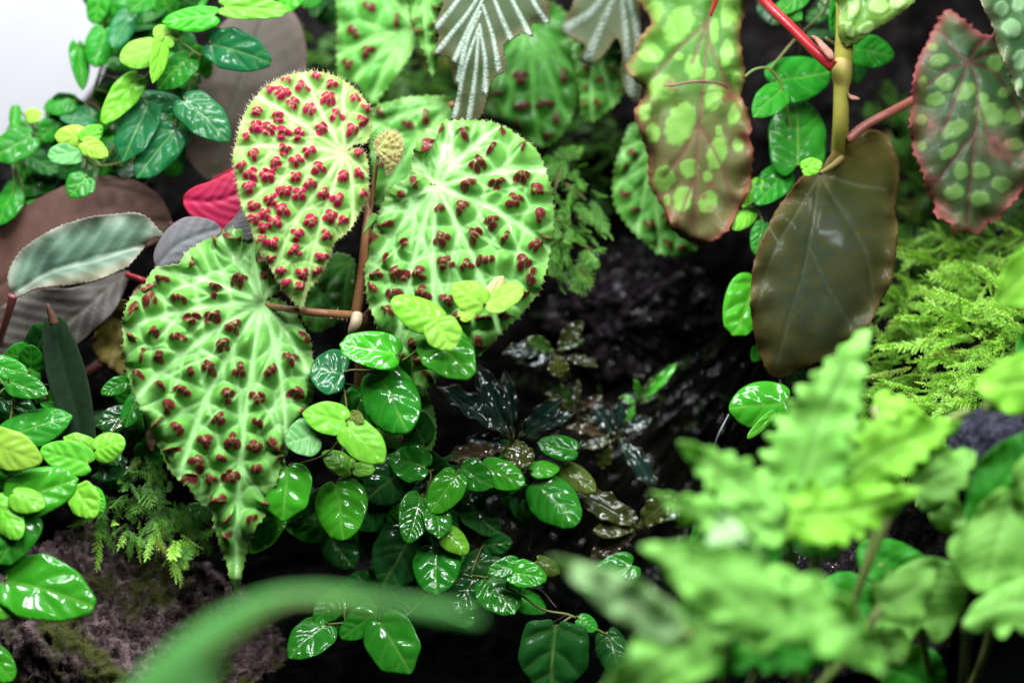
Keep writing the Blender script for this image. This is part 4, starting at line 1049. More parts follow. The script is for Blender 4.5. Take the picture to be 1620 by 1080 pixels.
fig_vine('creeping fig shoot with lime tips crossing in front of the warty begonia leaves', (560, 800, -5),
    [[(800, 452, 3.4), (770, 482, 3.4), (728, 500, 3.3), (700, 512, 3.1), (680, 536, 2.8), (650, 562, 2.4), (630, 572, 2.2), (590, 585, 1.8), (545, 590, 1.4), (548, 640, 1.8), (548, 670, 1.6), (520, 715, 0.8), (470, 735, 0.8)],
     [(548, 670, 1.6), (560, 740, 0.2), (535, 762, -0.2), (545, 800, -3), (560, 830, -5)]],
    [(696, 507, 620, 472, 58, 3.6, 'lime', .25), (766, 482, 716, 450, 48, 4.0, 'yellow', .15), (768, 482, 828, 452, 52, 4.0, 'yellow', .15, 20), (772, 468, 797, 436, 22, 3.7, 'bud', .1), (692, 508, 714, 554, 56, 4.2, 'yellow', .15), (728, 502, 752, 490, 22, 4.2, 'yellow', .15),
     (628, 561, 537, 542, 68, 2.6, 'bright', .9), (678, 533, 746, 592, 76, 2.8, 'bright', 1.0), (598, 590, 645, 682, 92, 2.0, 'mid', .8), (545, 590, 492, 580, 82, 1.5, 'teal', .55), (548, 666, 478, 652, 52, 2.8, 'lime', .25), (548, 672, 606, 728, 58, 3.0, 'lime', .25),
     (502, 688, 452, 700, 66, 2.6, 'pale', .3), (456, 736, 446, 823, 80, 2.3, 'bright', .9), (531, 764, 543, 852, 82, 1.2, 'bright', .8), (556, 744, 510, 712, 36, 1.2, 'lime', .5), (560, 742, 594, 742, 26, 1.4, 'lime', .4), (497, 775, 462, 818, 50, -0.5, 'dark', .6), (440, 812, 394, 874, 44, 0.2, 'bright', .9), (552, 655, 574, 668, 22, 2.6, 'olive', .2),
     (575, 620, 548, 700, 60, -0.5, 'mid', .7)])

fig_vine('wet creeping fig cluster hanging over the dark pool in the middle', (700, 960, -7),
    [[(960, 1004, 0), (905, 974, 0.3), (860, 964, 0.3), (820, 938, 0.2), (770, 914, -0.2), (730, 905, -0.6), (690, 862, -0.4), (672, 800, -0.4), (680, 745, -0.6), (630, 735, -1.2)], [(905, 974, 0.3), (885, 988, 0.5), (880, 996, 0.6)], [(672, 800, -0.4), (640, 815, -1.2), (660, 832, -1.4)],
     [(700, 850, -0.6), (690, 920, -0.8), (640, 975, 0), (600, 978, 0.2), (540, 985, 0.2), (517, 987, 0.3)], [(730, 742, -0.6), (762, 742, -0.9), (842, 748, -1.6), (880, 742, -1.8), (905, 720, -2)], [(690, 862, -0.5), (680, 920, -3.5), (700, 970, -7)]],
    [(676, 738, 616, 722, 60, -0.2, 'mid', 1.0), (642, 736, 580, 790, 78, -0.8, 'dark', 1.0), (722, 750, 682, 810, 54, 0.2, 'bright', .8), (730, 740, 780, 770, 48, -0.1, 'mid', .6), (765, 738, 830, 764, 50, -0.6, 'bright', .9), (667, 783, 645, 857, 54, 0.1, 'mid', 1.0), (690, 804, 696, 850, 44, 0.5, 'mid', 1.0), (702, 838, 740, 874, 40, 0.8, 'lime', .7),
     (656, 834, 606, 928, 92, -1.0, 'dark', 1.0), (690, 864, 690, 940, 74, 0.2, 'mid', .9), (732, 906, 788, 864, 62, -1.2, 'dark', .5), (752, 914, 716, 968, 60, -0.4, 'dark', 1.0), (772, 914, 814, 970, 66, -0.1, 'mid', 1.0), (820, 891, 772, 906, 34, 0.6, 'mid', .9), (805, 904, 865, 914, 44, 0.9, 'bright', .8), (850, 886, 886, 906, 32, -0.5, 'olive', .4),
     (690, 938, 748, 986, 54, -0.6, 'mid', .8), (517, 986, 456, 1038, 64, 0.4, 'mid', 1.0), (542, 942, 498, 980, 44, -0.4, 'mid', .7), (598, 968, 538, 1008, 48, 0.3, 'mid', 1.0), (600, 980, 648, 1064, 80, 0.6, 'mid', 1.0), (850, 764, 912, 828, 74, -1.2, 'mid', .6), (842, 744, 886, 738, 32, -1.0, 'bright', .9), (912, 712, 850, 700, 42, -1.6, 'mid', .8), (892, 738, 942, 776, 44, -2.0, 'olive', .6),
     (880, 988, 868, 1098, 110, 1.0, 'dark', .15, 3, 0.3), (915, 978, 946, 996, 28, 0.6, 'mid', .6), (1002, 892, 922, 934, 60, -0.6, 'mid', 1.0), (735, 762, 755, 826, 50, -2.5, 'deep', .6), (960, 1000, 985, 1070, 55, -0.5, 'dark', .5), (650, 720, 700, 745, 40, -1.6, 'dark', .8), (590, 820, 560, 880, 50, -3.0, 'deep', .6), (560, 700, 590, 760, 60, -2.0, 'dark', .7), (640, 560, 660, 610, 40, -1.5, 'dark', .6), (700, 745, 740, 725, 40, -1.5, 'dark', .8)],
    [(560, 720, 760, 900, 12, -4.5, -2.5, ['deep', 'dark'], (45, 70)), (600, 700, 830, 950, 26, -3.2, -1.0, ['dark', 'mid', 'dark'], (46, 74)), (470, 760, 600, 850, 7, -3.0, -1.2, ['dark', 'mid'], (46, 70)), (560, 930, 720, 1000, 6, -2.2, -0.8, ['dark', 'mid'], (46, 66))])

fig_vine('creeping fig sprig behind the yellow cane among the hanging spotted leaves', (1240, 420, -9),
    [[(1178, 122, -3.5), (1195, 110, -3.5), (1218, 110, -3.6), (1238, 140, -3.8), (1250, 200, -4.2), (1262, 262, -4.2), (1215, 290, -4.6), (1195, 330, -5), (1200, 400, -6), (1190, 470, -4), (1225, 560, -4), (1240, 640, -1.2)],
     [(1218, 110, -4), (1260, 60, -5), (1300, 20, -5.5), (1310, -20, -6)], [(1305, 60, -5), (1345, 85, -5)]],
    [(1222, 132, 1314, 112, 82, -4.0, 'mid', .15), (1238, 140, 1192, 184, 48, -3.3, 'mid', .15), (1262, 264, 1260, 148, 96, -3.2, 'mid', .2, 4), (1244, 270, 1196, 322, 54, -4.0, 'mid', .3), (1201, 285, 1174, 327, 26, -3.6, 'lime', .2), (1192, 330, 1160, 362, 30, -3.8, 'lime', .2), (1350, 78, 1416, 86, 54, -4.6, 'mid', .1), (1325, 0, 1318, 56, 22, -4.5, 'mid', .1, 30),
     (1232, 4, 1268, 30, 36, -5, 'mid', .2), (1270, 268, 1301, 258, 30, -0.9, 'lime', .2), (1208, 352, 1194, 402, 30, -3.5, 'mid', .3), (1198, 444, 1160, 530, 78, -2.6, 'bright', .3, 5), (1205, 545, 1192, 572, 24, -2.5, 'mid', .3), (1244, 636, 1153, 646, 82, 0.6, 'bright', 1.0, 8), (1224, 654, 1183, 693, 16, 0.9, 'lime', .3, 25), (1138, 800, 1092, 886, 40, -1.5, 'mid', .4, 25), (1250, 560, 1262, 610, 40, -3, 'dark', .4),
     (1276, -15, 1230, 22, 40, -4.8, 'mid', .2)],
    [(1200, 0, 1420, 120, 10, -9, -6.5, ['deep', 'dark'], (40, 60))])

fig_vine('creeping fig mound with lime and glossy leaves over the lava rock', (40, 860, -3),
    [[(-20, 880, 3), (30, 815, 3.6), (32, 780, 3.4), (60, 745, 3), (120, 725, 2.6), (148, 716, 2.5), (160, 705, 2.5)], [(30, 815, 3.6), (12, 905, 4.5), (2, 950, 5), (-20, 1010, 5)], [(-20, 640, 1), (20, 610, 1), (10, 690, 1.5), (-20, 740, 2)], [(125, 772, 3), (100, 745, 2.8)]],
    [(-20, 575, 43, 590, 40, 0.6, 'mid', .4), (14, 604, 75, 622, 40, 1.4, 'mid', .5), (2, 694, 112, 654, 66, 2.0, 'mid', .3), (142, 734, 64, 710, 54, 3.0, 'lime', .3), (150, 712, 100, 690, 34, 2.4, 'lime', .3), (150, 712, 197, 696, 48, 2.8, 'lime', .3), (-25, 700, 64, 728, 60, 3.8, 'yellow', .3), (16, 792, 124, 756, 76, 4.0, 'bright', .5), (20, 780, 70, 800, 46, 4.3, 'lime', .3),
     (120, 772, 150, 818, 48, 3.6, 'lime', .2), (135, 775, 163, 810, 34, 3.0, 'bright', .3), (44, 814, -5, 892, 70, 4.2, 'mid', .9), (6, 915, 148, 956, 98, 4.8, 'bright', 1.0, 4, 0.4), (-15, 935, 18, 975, 50, 5, 'lime', .4), (-20, 1030, 20, 1075, 46, 5, 'bright', .6), (205, 655, 150, 672, 42, 0.2, 'dark', 1.0), (222, 622, 196, 674, 38, 0.0, 'mid', .6), (200, 604, 160, 622, 30, -0.4, 'mid', .5), (200, 735, 143, 750, 42, 0.4, 'dark', .8),
     (-10, 790, 30, 850, 50, 4.0, 'lime', .4), (320, 800, 285, 846, 46, -0.5, 'mid', .4), (-10, 740, 40, 770, 44, 3.0, 'bright', .5), (165, 690, 185, 735, 40, 0.5, 'dark', .7), (-15, 620, 60, 660, 44, 0.5, 'dark', .6)],
    [(-10, 600, 240, 770, 30, -4.5, -0.5, ['dark', 'deep', 'mid'], (36, 60)), (-10, 560, 90, 640, 8, -2, 0.5, ['dark', 'mid'], (40, 60))])
# ------------------------------------------------------------------ small wet waterside rosettes
def strap_mesh(k):
    """Long elliptic leaf with a wavy margin and sunken midrib, length 1."""
    rs = np.random.default_rng(300 + k)
    y = np.linspace(0, 1, 12)
    w = 0.5 * np.clip(np.sin(math.pi * (0.10 + 0.86 * y)) ** 0.8 * (0.22 + 0.95 * y ** 0.55), 0.02, 1)
    w = w / w.max() * 0.5
    half = np.c_[w, y]
    poly = catmull(np.vstack([half, [(0, 1.03)], np.c_[-w, y][::-1]]), 5)
    V, Q, rim = grid_leaf(poly * [1, 1], 1 / 40.0)
    rd, _ = seg_dist(V, poly, True)
    x, yy = V[:, 0], V[:, 1]
    h = 0.10 * np.abs(x) - 0.25 * (yy - 0.3) ** 2 * rs.uniform(0.3, 1.3) + 0.05 * np.exp(-rd / 0.08) * np.sin(yy * 23 + k + np.sign(x)) + 0.02 * vnoise(x, yy, 0.15, k)
    W = np.c_[x, yy, h]
    if normals(W, Q).mean(0)[2] < 0:
        Q, rim = Q[:, ::-1], rim[:, ::-1]
    W, F, at = thicken(W, Q, rim, 0.014, {'vein': np.exp(-(x / 0.02) ** 2), 'edge': np.exp(-rd / 0.04)})
    return mesh('strap_leaf', W, F, (M['buce'],), at)
def mat_buce():
    n = Nodes('waterside_leaf')
    oi = n.new('ShaderNodeObjectInfo')
    base = oi.outputs['Color']
    c = n.mix(n.ramp(n.noise(4, 4), [(0.3, 0.0), (0.7, 0.7)]), base, n.mix(1.0, base, (0.5, 0.5, 0.6), 'MULTIPLY'))
    c = n.mix(n.math('MULTIPLY', n.attr('vein'), 0.6), c, n.mix(0.4, base, (0.2, 0.26, 0.08)))
    c = n.mix(n.math('MULTIPLY', n.attr('edge'), 0.4), c, (0.12, 0.08, 0.02))
    return n.finish(c, 0.6, n.bump(n.noise(12, 3), 0.5, 0.0005), trans=0.08, spec=0.1, coat=1.0, coat_rough=0.03, coat_normal=n.bump(n.noise(4, 1), 0.6, 0.0005))
M['buce'] = mat_buce()
BUCE = [strap_mesh(k) for k in range(5)]
BT = {'ink': (0.006, 0.026, 0.020), 'olive': (0.038, 0.050, 0.008), 'green': (0.035, 0.10, 0.012), 'brown': (0.045, 0.028, 0.010), 'bright': (0.06, 0.35, 0.02), 'gold': (0.075, 0.085, 0.012)}
bstem = mat_plain('waterside_stem', (0.05, 0.07, 0.015), (0.09, 0.06, 0.02), 80, 0.35, coat=0.4)
def rosette(label, base, leaves, group='small wet rosettes along the stream'):
    t = thing('waterside_plant', label, 'water plant', P(*base), group)
    for k, (bx, by, tx, ty, w, d, tint) in enumerate(leaves):
        B, T = P(bx, by, d), P(tx, ty, d + random.uniform(-0.2, 0.8))
        L = np.linalg.norm(T - B)
        y = (T - B) / L
        z = -FWD + UP * random.uniform(0.3, 0.9)
        z = z - y * (z @ y)
        z /= np.linalg.norm(z)
        x = np.cross(y, z)
        o = add('leaf', BUCE[k % 5], t)
        o.matrix_local = Matrix.Translation(Vector(B - wloc(t))) @ Matrix(np.c_[x, y, z].tolist()).to_4x4() @ Matrix.Diagonal((w * PX / 0.95, L, L, 1))
        o.color = (*(np.array(BT[tint]) * random.uniform(0.8, 1.2)), 1)
        m = (np.array([base[0], base[1], base[2]]) + np.array([bx, by, d])) / 2
        tube(t, [base, (m[0] + 2, m[1], m[2] + 0.2), (bx, by, d)], [1.6, 1.5, 1.3], bstem, 'leaf_stalk', 6, sm=4)
    return t
rosette('inky green wet rosette below the glossy fig leaf with spread strap leaves', (808, 700, -3.5),
    [(800, 688, 700, 606, 40, -2.2, 'ink'), (803, 685, 755, 575, 36, -2.8, 'ink'), (812, 685, 800, 590, 26, -3.4, 'ink'), (822, 690, 888, 632, 34, -2.6, 'ink'), (828, 688, 905, 650, 26, -2.2, 'ink'), (820, 696, 823, 740, 46, -1.4, 'gold'), (795, 712, 705, 722, 34, -1.8, 'brown'), (800, 706, 740, 690, 26, -2.6, 'ink')])
rosette('small rosette with one round olive leaf at the edge of the stream', (880, 565, -6),
    [(882, 553, 920, 508, 28, -5.2, 'olive'), (876, 555, 836, 536, 26, -5.2, 'green'), (886, 555, 922, 534, 18, -5.0, 'green'), (874, 562, 828, 572, 30, -5.4, 'ink'), (882, 562, 884, 595, 34, -4.6, 'gold'), (872, 558, 800, 552, 34, -6, 'ink'), (890, 565, 945, 575, 22, -5.6, 'olive')])
rosette('olive wet rosette standing in the pool beside the blurred fern', (1008, 842, -3.5),
    [(1004, 832, 918, 776, 46, -2.2, 'olive'), (1002, 838, 940, 838, 28, -2.2, 'gold'), (1012, 834, 1055, 788, 40, -2.4, 'olive'), (1020, 826, 1098, 792, 36, -2.8, 'green'), (1000, 848, 936, 876, 32, -2.6, 'brown'), (1010, 836, 985, 800, 22, -2.8, 'olive'), (1055, 805, 1085, 835, 24, -3.2, 'olive'), (1000, 842, 960, 820, 24, -2.8, 'gold')])
rosette('dim dark rosette in the running water behind the olive one', (975, 690, -6),
    [(978, 690, 1038, 768, 36, -4.6, 'ink'), (972, 688, 940, 640, 30, -5, 'ink'), (980, 685, 1030, 660, 26, -5.2, 'ink'), (970, 696, 918, 702, 28, -4.6, 'olive'), (966, 700, 950, 740, 26, -4.6, 'olive'), (976, 684, 985, 630, 22, -5.5, 'ink'), (966, 690, 900, 672, 24, -5, 'brown')])
rosette('tiny bright green sprout on the wet slope under the wet rock', (1010, 640, -8),
    [(1005, 635, 982, 628, 16, -6.6, 'bright'), (1012, 632, 1006, 602, 13, -6.8, 'bright'), (1018, 634, 1068, 575, 18, -6.8, 'bright'), (1014, 638, 1040, 622, 12, -6.8, 'green'), (1003, 640, 992, 668, 15, -6.4, 'bright'), (1012, 634, 1040, 592, 14, -7, 'green')])
rosette('dark thin leaved tuft between the stream and the hanging olive leaf', (905, 660, -7),
    [(903, 650, 868, 620, 18, -6, 'olive'), (908, 648, 915, 600, 14, -6.2, 'olive'), (912, 652, 950, 625, 18, -6, 'brown'), (900, 658, 850, 655, 18, -5.8, 'ink'), (915, 660, 960, 665, 16, -6, 'olive'), (906, 650, 890, 610, 12, -6.4, 'green')])
# thin roots trailing over the pool
rt = thing('root_strand', 'thin pale roots trailing down into the dark pool', 'root', P(800, 1040, -4), 'trailing roots')
for k, pts in enumerate([[(900, 970, -0.2), (850, 1000, -1.5), (815, 1030, -3), (790, 1070, -4)], [(820, 770, -3), (840, 830, -4.5), (835, 880, -5)], [(640, 870, -3), (560, 900, -4), (540, 960, -5)], [(880, 960, -0.5), (850, 930, -2), (815, 945, -3.5)]]):
    tube(rt, pts, [1.0, 0.9, 0.6], mat_plain('pale_root_%d' % k, (0.10, 0.09, 0.05), (0.05, 0.05, 0.02), 90, 0.6), 'root', 5)

# ------------------------------------------------------------------ moss
def frond(L, rs, br=0.36, bend=0.25, lw=0.75):
    """Feathery moss shoot along +Y, tip leaves younger. -> V, F(tris/quads), tip attr"""
    V, F, A = [], [], []
    n = int(L / 3.2)
    ax = [np.zeros(3)]
    dirv = np.array([0, 1.0, 0])
    bx, bz = rs.normal(0, bend), rs.normal(-0.25, bend)
    for i in range(n):
        dirv = dirv + np.array([bx, 0, bz]) / n
        dirv /= np.linalg.norm(dirv)
        ax.append(ax[-1] + dirv * L / n)
    ax = np.array(ax)
    def leaflet(p, d, l, w, a):
        u = np.cross(d, [0.1, 0.2, 1.0])
        u = u / (np.linalg.norm(u) + 1e-9) * w
        i = len(V)
        up = np.array([0, 0, l * rs.uniform(-0.1, 0.35)])
        V.extend([p, p + d * l * 0.45 + u + up * 0.4, p + d * l + up, p + d * l * 0.45 - u + up * 0.4])
        F.append((i, i + 1, i + 2, i + 3))
        A.extend([a] * 4)
    def shoot(P0, d, l, a0, a1):
        m = max(2, int(l / 1.7))
        side = np.cross(d, [0, 0, 1.0])
        side /= np.linalg.norm(side) + 1e-9
        for j in range(m):
            t = j / m
            p = P0 + d * l * t + np.array([0, 0, -0.25 * l * t * t])
            for s in (-1, 1):
                dd = d * 0.75 + side * s * rs.uniform(0.55, 1.0) + np.array([0, 0, rs.normal(0.1, 0.3)])
                leaflet(p, dd / np.linalg.norm(dd), rs.uniform(3.0, 4.6) * (1 - 0.4 * t), lw, a0 + (a1 - a0) * t)
        leaflet(P0 + d * l + np.array([0, 0, -0.25 * l]), d, 3.5, 0.8, a1)
    for i in range(1, n):
        t = i / n
        d = ax[i + 1] - ax[i] if i + 1 < len(ax) else ax[i] - ax[i - 1]
        d = d / np.linalg.norm(d)
        side = np.cross(d, [0, 0, 1.0])
        s = 1 if i % 2 else -1
        bl = L * br * (math.sin(math.pi * (0.12 + 0.86 * t)) ** 0.7) * rs.uniform(0.6, 1.1)
        bd = d * 0.62 + side * s * 0.8 + np.array([0, 0, rs.normal(0, 0.18)])
        if bl > 4:
            shoot(ax[i], bd / np.linalg.norm(bd), bl, 0.25 + 0.4 * t, 0.55 + 0.4 * t)
        shoot(ax[i], d, L / n, 0.3 * t, 0.3 + 0.6 * t)
    return np.array(V), np.array(F), np.array(A)
_frs = np.random.default_rng(5)
FROND = [frond(l, _frs) for l in (46, 52, 60, 70, 80, 40)]
THIN = [frond(l, _frs, 0.14, 0.5) for l in (40, 52, 64, 48)]
STRAND = [frond(l, _frs, 0.09, 0.6, 1.5) for l in (70, 85, 100, 60, 78)]
MIX = [frond(l, _frs, b, 0.45, 1.2) for l, b in ((50, 0.18), (60, 0.16), (70, 0.22), (55, 0.26))]

def moss(name, label, area, n, aim, spread, dfun, mat, kinds=FROND, size=(0.7, 1.15), seed=0, lift=0.6):
    """Fronds rooted on the bank inside a photo-space polygon; aim: mean pointing direction (right, up, towards viewer)."""
    rs = np.random.default_rng(seed)
    area = np.array(area, float)
    lo, hi = area.min(0), area.max(0)
    Vs, Fs, As, Rs = [], [], [], []
    off = 0
    c = 0
    while c < n:
        q = rs.uniform(lo, hi)
        if not inside(q[None], area)[0]:
            continue
        c += 1
        V, F, A = kinds[rs.integers(len(kinds))]
        a = np.array(aim) + rs.normal(0, spread, 3)
        y = RIGHT * a[0] + UP * a[1] - FWD * a[2]
        y /= np.linalg.norm(y)
        z = -FWD * 0.7 + np.array([0, 0, 0.8]) + rs.normal(0, 0.35, 3)
        z = z - y * (z @ y)
        z /= np.linalg.norm(z)
        x = np.cross(y, z)
        s = rs.uniform(*size) * PX
        W = P(q[0], q[1], dfun(q[0], q[1]) + rs.uniform(0, lift)) + (V * s) @ np.stack([x, y, z])
        Vs.append(W)
        Fs.append(F + off)
        As.append(A)
        Rs.append(np.full(len(V), rs.random()))
        off += len(V)
    o = put(name, np.vstack(Vs), np.vstack(Fs), (mat,), None, {'tip': np.concatenate(As), 'rnd': np.concatenate(Rs)}, kind='stuff', smooth=False)
    o['label'], o['category'] = label, 'moss'
    return o
def mat_moss(name, old, mid, young, trans=0.25):
    n = Nodes(name)
    c = n.ramp(n.attr('tip'), [(0.05, old), (0.5, mid), (0.95, young)])
    c = n.mix(n.math('MULTIPLY', n.attr('rnd'), 0.5), c, n.mix(1.0, c, (0.55, 0.75, 0.6), 'MULTIPLY'))
    c = n.mix(n.ramp(n.attr('rnd'), [(0.95, 0.0), (0.97, 0.65)]), c, (0.16, 0.075, 0.02))
    return n.finish(c, 0.42, None, trans=trans, trcol=n.mix(0.3, c, (0.3, 0.5, 0.03)), spec=0.4)
mm_bright = mat_moss('bright_moss', (0.14, 0.34, 0.02), (0.34, 0.68, 0.06), (0.60, 0.85, 0.22))
mm_mid = mat_moss('green_moss', (0.04, 0.14, 0.012), (0.11, 0.36, 0.025), (0.30, 0.62, 0.08))
mm_mid2 = mat_moss('fine_green_moss', (0.03, 0.10, 0.008), (0.075, 0.27, 0.018), (0.22, 0.50, 0.06))
mm_dim = mat_moss('shade_toned_moss', (0.02, 0.06, 0.008), (0.045, 0.15, 0.015), (0.10, 0.27, 0.03))  # darker copy of the moss greens, the bank's shade put into the colour
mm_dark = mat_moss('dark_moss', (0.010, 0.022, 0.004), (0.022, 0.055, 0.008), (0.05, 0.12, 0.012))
bd = lambda dz: (lambda x, y: float(bank_depth(x, y)) + dz)
moss('moss', 'bright feathery moss mound beside the dark olive leaf', [(1420, 400), (1470, 370), (1560, 370), (1660, 360), (1660, 720), (1560, 760), (1440, 740), (1380, 700), (1370, 620), (1410, 560), (1430, 500)], 620, (-0.85, -0.1, 0.6), 0.42, bd(1.3), mm_bright, STRAND + MIX + THIN, (0.7, 1.25), seed=1, lift=3.6)
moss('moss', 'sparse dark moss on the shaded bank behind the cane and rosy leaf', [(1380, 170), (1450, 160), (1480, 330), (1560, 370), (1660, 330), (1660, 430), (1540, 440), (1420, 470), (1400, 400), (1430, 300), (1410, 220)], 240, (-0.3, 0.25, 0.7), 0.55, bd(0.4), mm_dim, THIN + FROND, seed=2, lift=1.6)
moss('moss', 'green moss hanging beside the warty leaf above the wet black rock', [(868, 240), (900, 235), (930, 290), (960, 350), (945, 400), (915, 440), (885, 450), (862, 400), (868, 320)], 95, (0.15, -0.7, 0.5), 0.42, lambda x, y: -6.5 + (y - 340) * 0.012, mm_mid2, THIN + THIN + FROND, (0.5, 0.9), seed=3, lift=2.0)
moss('moss', 'green moss shoots drooping over the top of the purple lava rock', [(195, 700), (235, 700), (300, 800), (330, 850), (300, 880), (240, 850), (170, 840), (130, 815), (180, 770)], 95, (0.10, -0.75, 0.55), 0.45, lambda x, y: 0.2 + (y - 800) * 0.012, mm_mid2, THIN + THIN + FROND, (0.45, 0.85), seed=4, lift=1.5)
moss('moss', 'a few pale lime moss shoots dangling over the lava rock face', [(130, 830), (190, 815), (240, 820), (300, 850), (330, 870), (290, 885), (215, 850), (150, 850)], 16, (0.12, -0.85, 0.45), 0.30, lambda x, y: 1.6, mm_bright, THIN + MIX, (0.7, 1.0), seed=14, lift=0.8)
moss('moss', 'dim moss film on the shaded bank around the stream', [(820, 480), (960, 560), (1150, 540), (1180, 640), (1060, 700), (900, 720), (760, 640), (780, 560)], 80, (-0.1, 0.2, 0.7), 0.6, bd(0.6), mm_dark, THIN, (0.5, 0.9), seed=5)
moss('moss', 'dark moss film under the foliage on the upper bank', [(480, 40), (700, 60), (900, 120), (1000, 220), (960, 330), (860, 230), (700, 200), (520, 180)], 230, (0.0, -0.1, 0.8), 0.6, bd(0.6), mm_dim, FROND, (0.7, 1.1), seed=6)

# ------------------------------------------------------------------ out of focus plants nearest the camera
def fern_field(mid, seed, amp=1.2, nlat=7):
    f = striped_field(mid, seed, nlat, amp, 48)
    def g(V, rd):
        h, at = f(V, rd)
        return h + 4 * vnoise(V[:, 0], V[:, 1], 45, seed), at
    return g
def fern_mat(name, a, b, v):
    return mat_attr(name, a, b, [('stripe', v, 0.2), ('vein', v, 0.4)], 20, rough=0.5, spec=0.25, trans=0.30, trcol=(0.35, 0.6, 0.08))
fa = fern_mat('near_leaf_pale', (0.20, 0.60, 0.075), (0.28, 0.67, 0.12), (0.42, 0.74, 0.24))
fb = fern_mat('near_leaf_lime', (0.20, 0.62, 0.03), (0.29, 0.70, 0.06), (0.40, 0.74, 0.14))
fc = fern_mat('near_leaf_green', (0.02, 0.24, 0.012), (0.04, 0.32, 0.02), (0.08, 0.40, 0.05))
fd = fern_mat('near_leaf_dull', (0.16, 0.48, 0.05), (0.24, 0.56, 0.10), (0.34, 0.62, 0.18))
fp = fern_mat('near_leaf_white_green', (0.36, 0.68, 0.24), (0.44, 0.72, 0.34), (0.5, 0.76, 0.4))
fq = fern_mat('near_leaf_greyish', (0.20, 0.44, 0.11), (0.27, 0.42, 0.20), (0.34, 0.5, 0.26))
fstem = mat_plain('near_stem', (0.20, 0.34, 0.06), (0.26, 0.30, 0.10), 40, 0.5, trans=0.1)
NEAR = 4.0
def near_plant(label, base, leaves, stalks, name='young_fern'):
    t = thing(name, label, 'fern', P(base[0], base[1], base[2] + NEAR))
    for k, (O, mat, mid, d, gx, gy, cup) in enumerate(leaves):
        traced_leaf(t, O, mat, d + NEAR, gx, gy, cup, field=fern_field(mid, 80 + k), step=4.5, teeth=None, seed=80 + k + int(base[0]), wave=1.0, smooth_n=3, name='frond')
    for s in stalks:
        tube(t, [(x, y, dd + NEAR) for x, y, dd in s], [7, 6, 5], fstem, 'stalk', 9)
    return t
def pinna(base, tip, w, mat, d, gy=0.6, bend=0.06, period=30.0, amp=0.22, gx=0.0, cup=-0.08):
    """One pointed, scalloped leaflet from its base to its tip."""
    b, t = np.array(base, float), np.array(tip, float)
    L = np.linalg.norm(t - b)
    u = (t - b) / L
    n = np.array([-u[1], u[0]])
    m = max(6, int(L / (period / 4)))
    s = np.linspace(0, 1, m)
    prof = np.clip(np.sin(math.pi * np.clip(s * 0.93 + 0.07, 0, 1) ** 0.72), 0, 1) ** 0.85 * (1 - 0.25 * s)
    prof /= prof.max()
    ax = b + u * (L * s)[:, None] + n * (bend * L * np.sin(math.pi * s))[:, None]
    sides = []
    for k in (1, -1):
        sc = 1 + amp * (np.abs(np.sin(s * L / period * math.pi + (0.6 if k < 0 else 0))) - 0.5) * 2
        hw = w / 2 * prof * sc
        sides.append(ax + n * (k * hw)[:, None] + u * (0.12 * hw)[:, None])
    O = np.vstack([sides[0], [ax[-1] + u * 6], sides[1][::-1]])
    return (O.tolist(), mat, [tuple(ax[0]), tuple(ax[m // 2]), tuple(ax[-1])], d, gx, gy, cup)
near_plant('bright lime fern with a tall upright spear, out of focus near the camera', (1270, 1120, 8),
    [pinna((1250, 850), (1376, 514), 132, fa, 12.5, 0.5, -0.05), pinna((1240, 835), (1070, 700), 84, fa, 14.5, 0.6, 0.04), pinna((1245, 838), (1030, 780), 74, fa, 15, 0.7, -0.05), pinna((1215, 815), (1458, 772), 100, fb, 13.5, 1.0, 0.06),
     pinna((1300, 775), (1525, 668), 110, fb, 11, 0.9, -0.06), pinna((1440, 765), (1545, 715), 90, fd, 10, 0.9), pinna((1380, 640), (1480, 668), 60, fb, 9, 0.9),
     pinna((1235, 800), (1330, 880), 90, fc, 12, 0.9, 0), pinna((1180, 800), (1230, 900), 80, fc, 12, 0.9, 0), pinna((1310, 700), (1290, 800), 70, fc, 11.5, 0.7, 0)],
    [[(1245, 835, 13), (1255, 920, 11), (1262, 1100, 8)], [(1300, 800, 12), (1285, 930, 11), (1275, 1100, 8)], [(1430, 765, 10), (1370, 900, 10), (1300, 1090, 8)], [(1385, 642, 8.6), (1400, 780, 9), (1310, 1080, 8)]])
near_plant('pale green fern with wide drooping leaf low in front, strongly blurred', (1130, 1180, 12),
    [pinna((1240, 1000), (1014, 860), 125, fa, 19.5, 0.7, 0.05, 58, 0.13), pinna((1175, 975), (1140, 804), 105, fp, 18, 0.5, 0.0, 58, 0.13), pinna((1190, 925), (1408, 1070), 110, fa, 18.5, 0.7, -0.06, 58, 0.13),
     pinna((1150, 950), (925, 1120), 120, fa, 20, 0.6, -0.06, 58, 0.13), pinna((1075, 1005), (864, 880), 72, fq, 21.5, 0.3, 0.03, 60, 0.06), pinna((1150, 985), (1340, 1040), 90, fc, 15, 0.8, 0.05), pinna((1390, 960), (1480, 900), 80, fd, 12, 0.6), pinna((1090, 990), (1200, 1060), 80, fc, 15, 0.6)],
    [[(1085, 1000, 20), (1100, 1060, 16), (1120, 1170, 12)], [(1165, 970, 18), (1150, 1050, 15), (1130, 1170, 12)], [(1240, 960, 17), (1200, 1060, 14), (1140, 1180, 12)], [(1395, 960, 12), (1300, 1080, 12), (1160, 1180, 11)]])
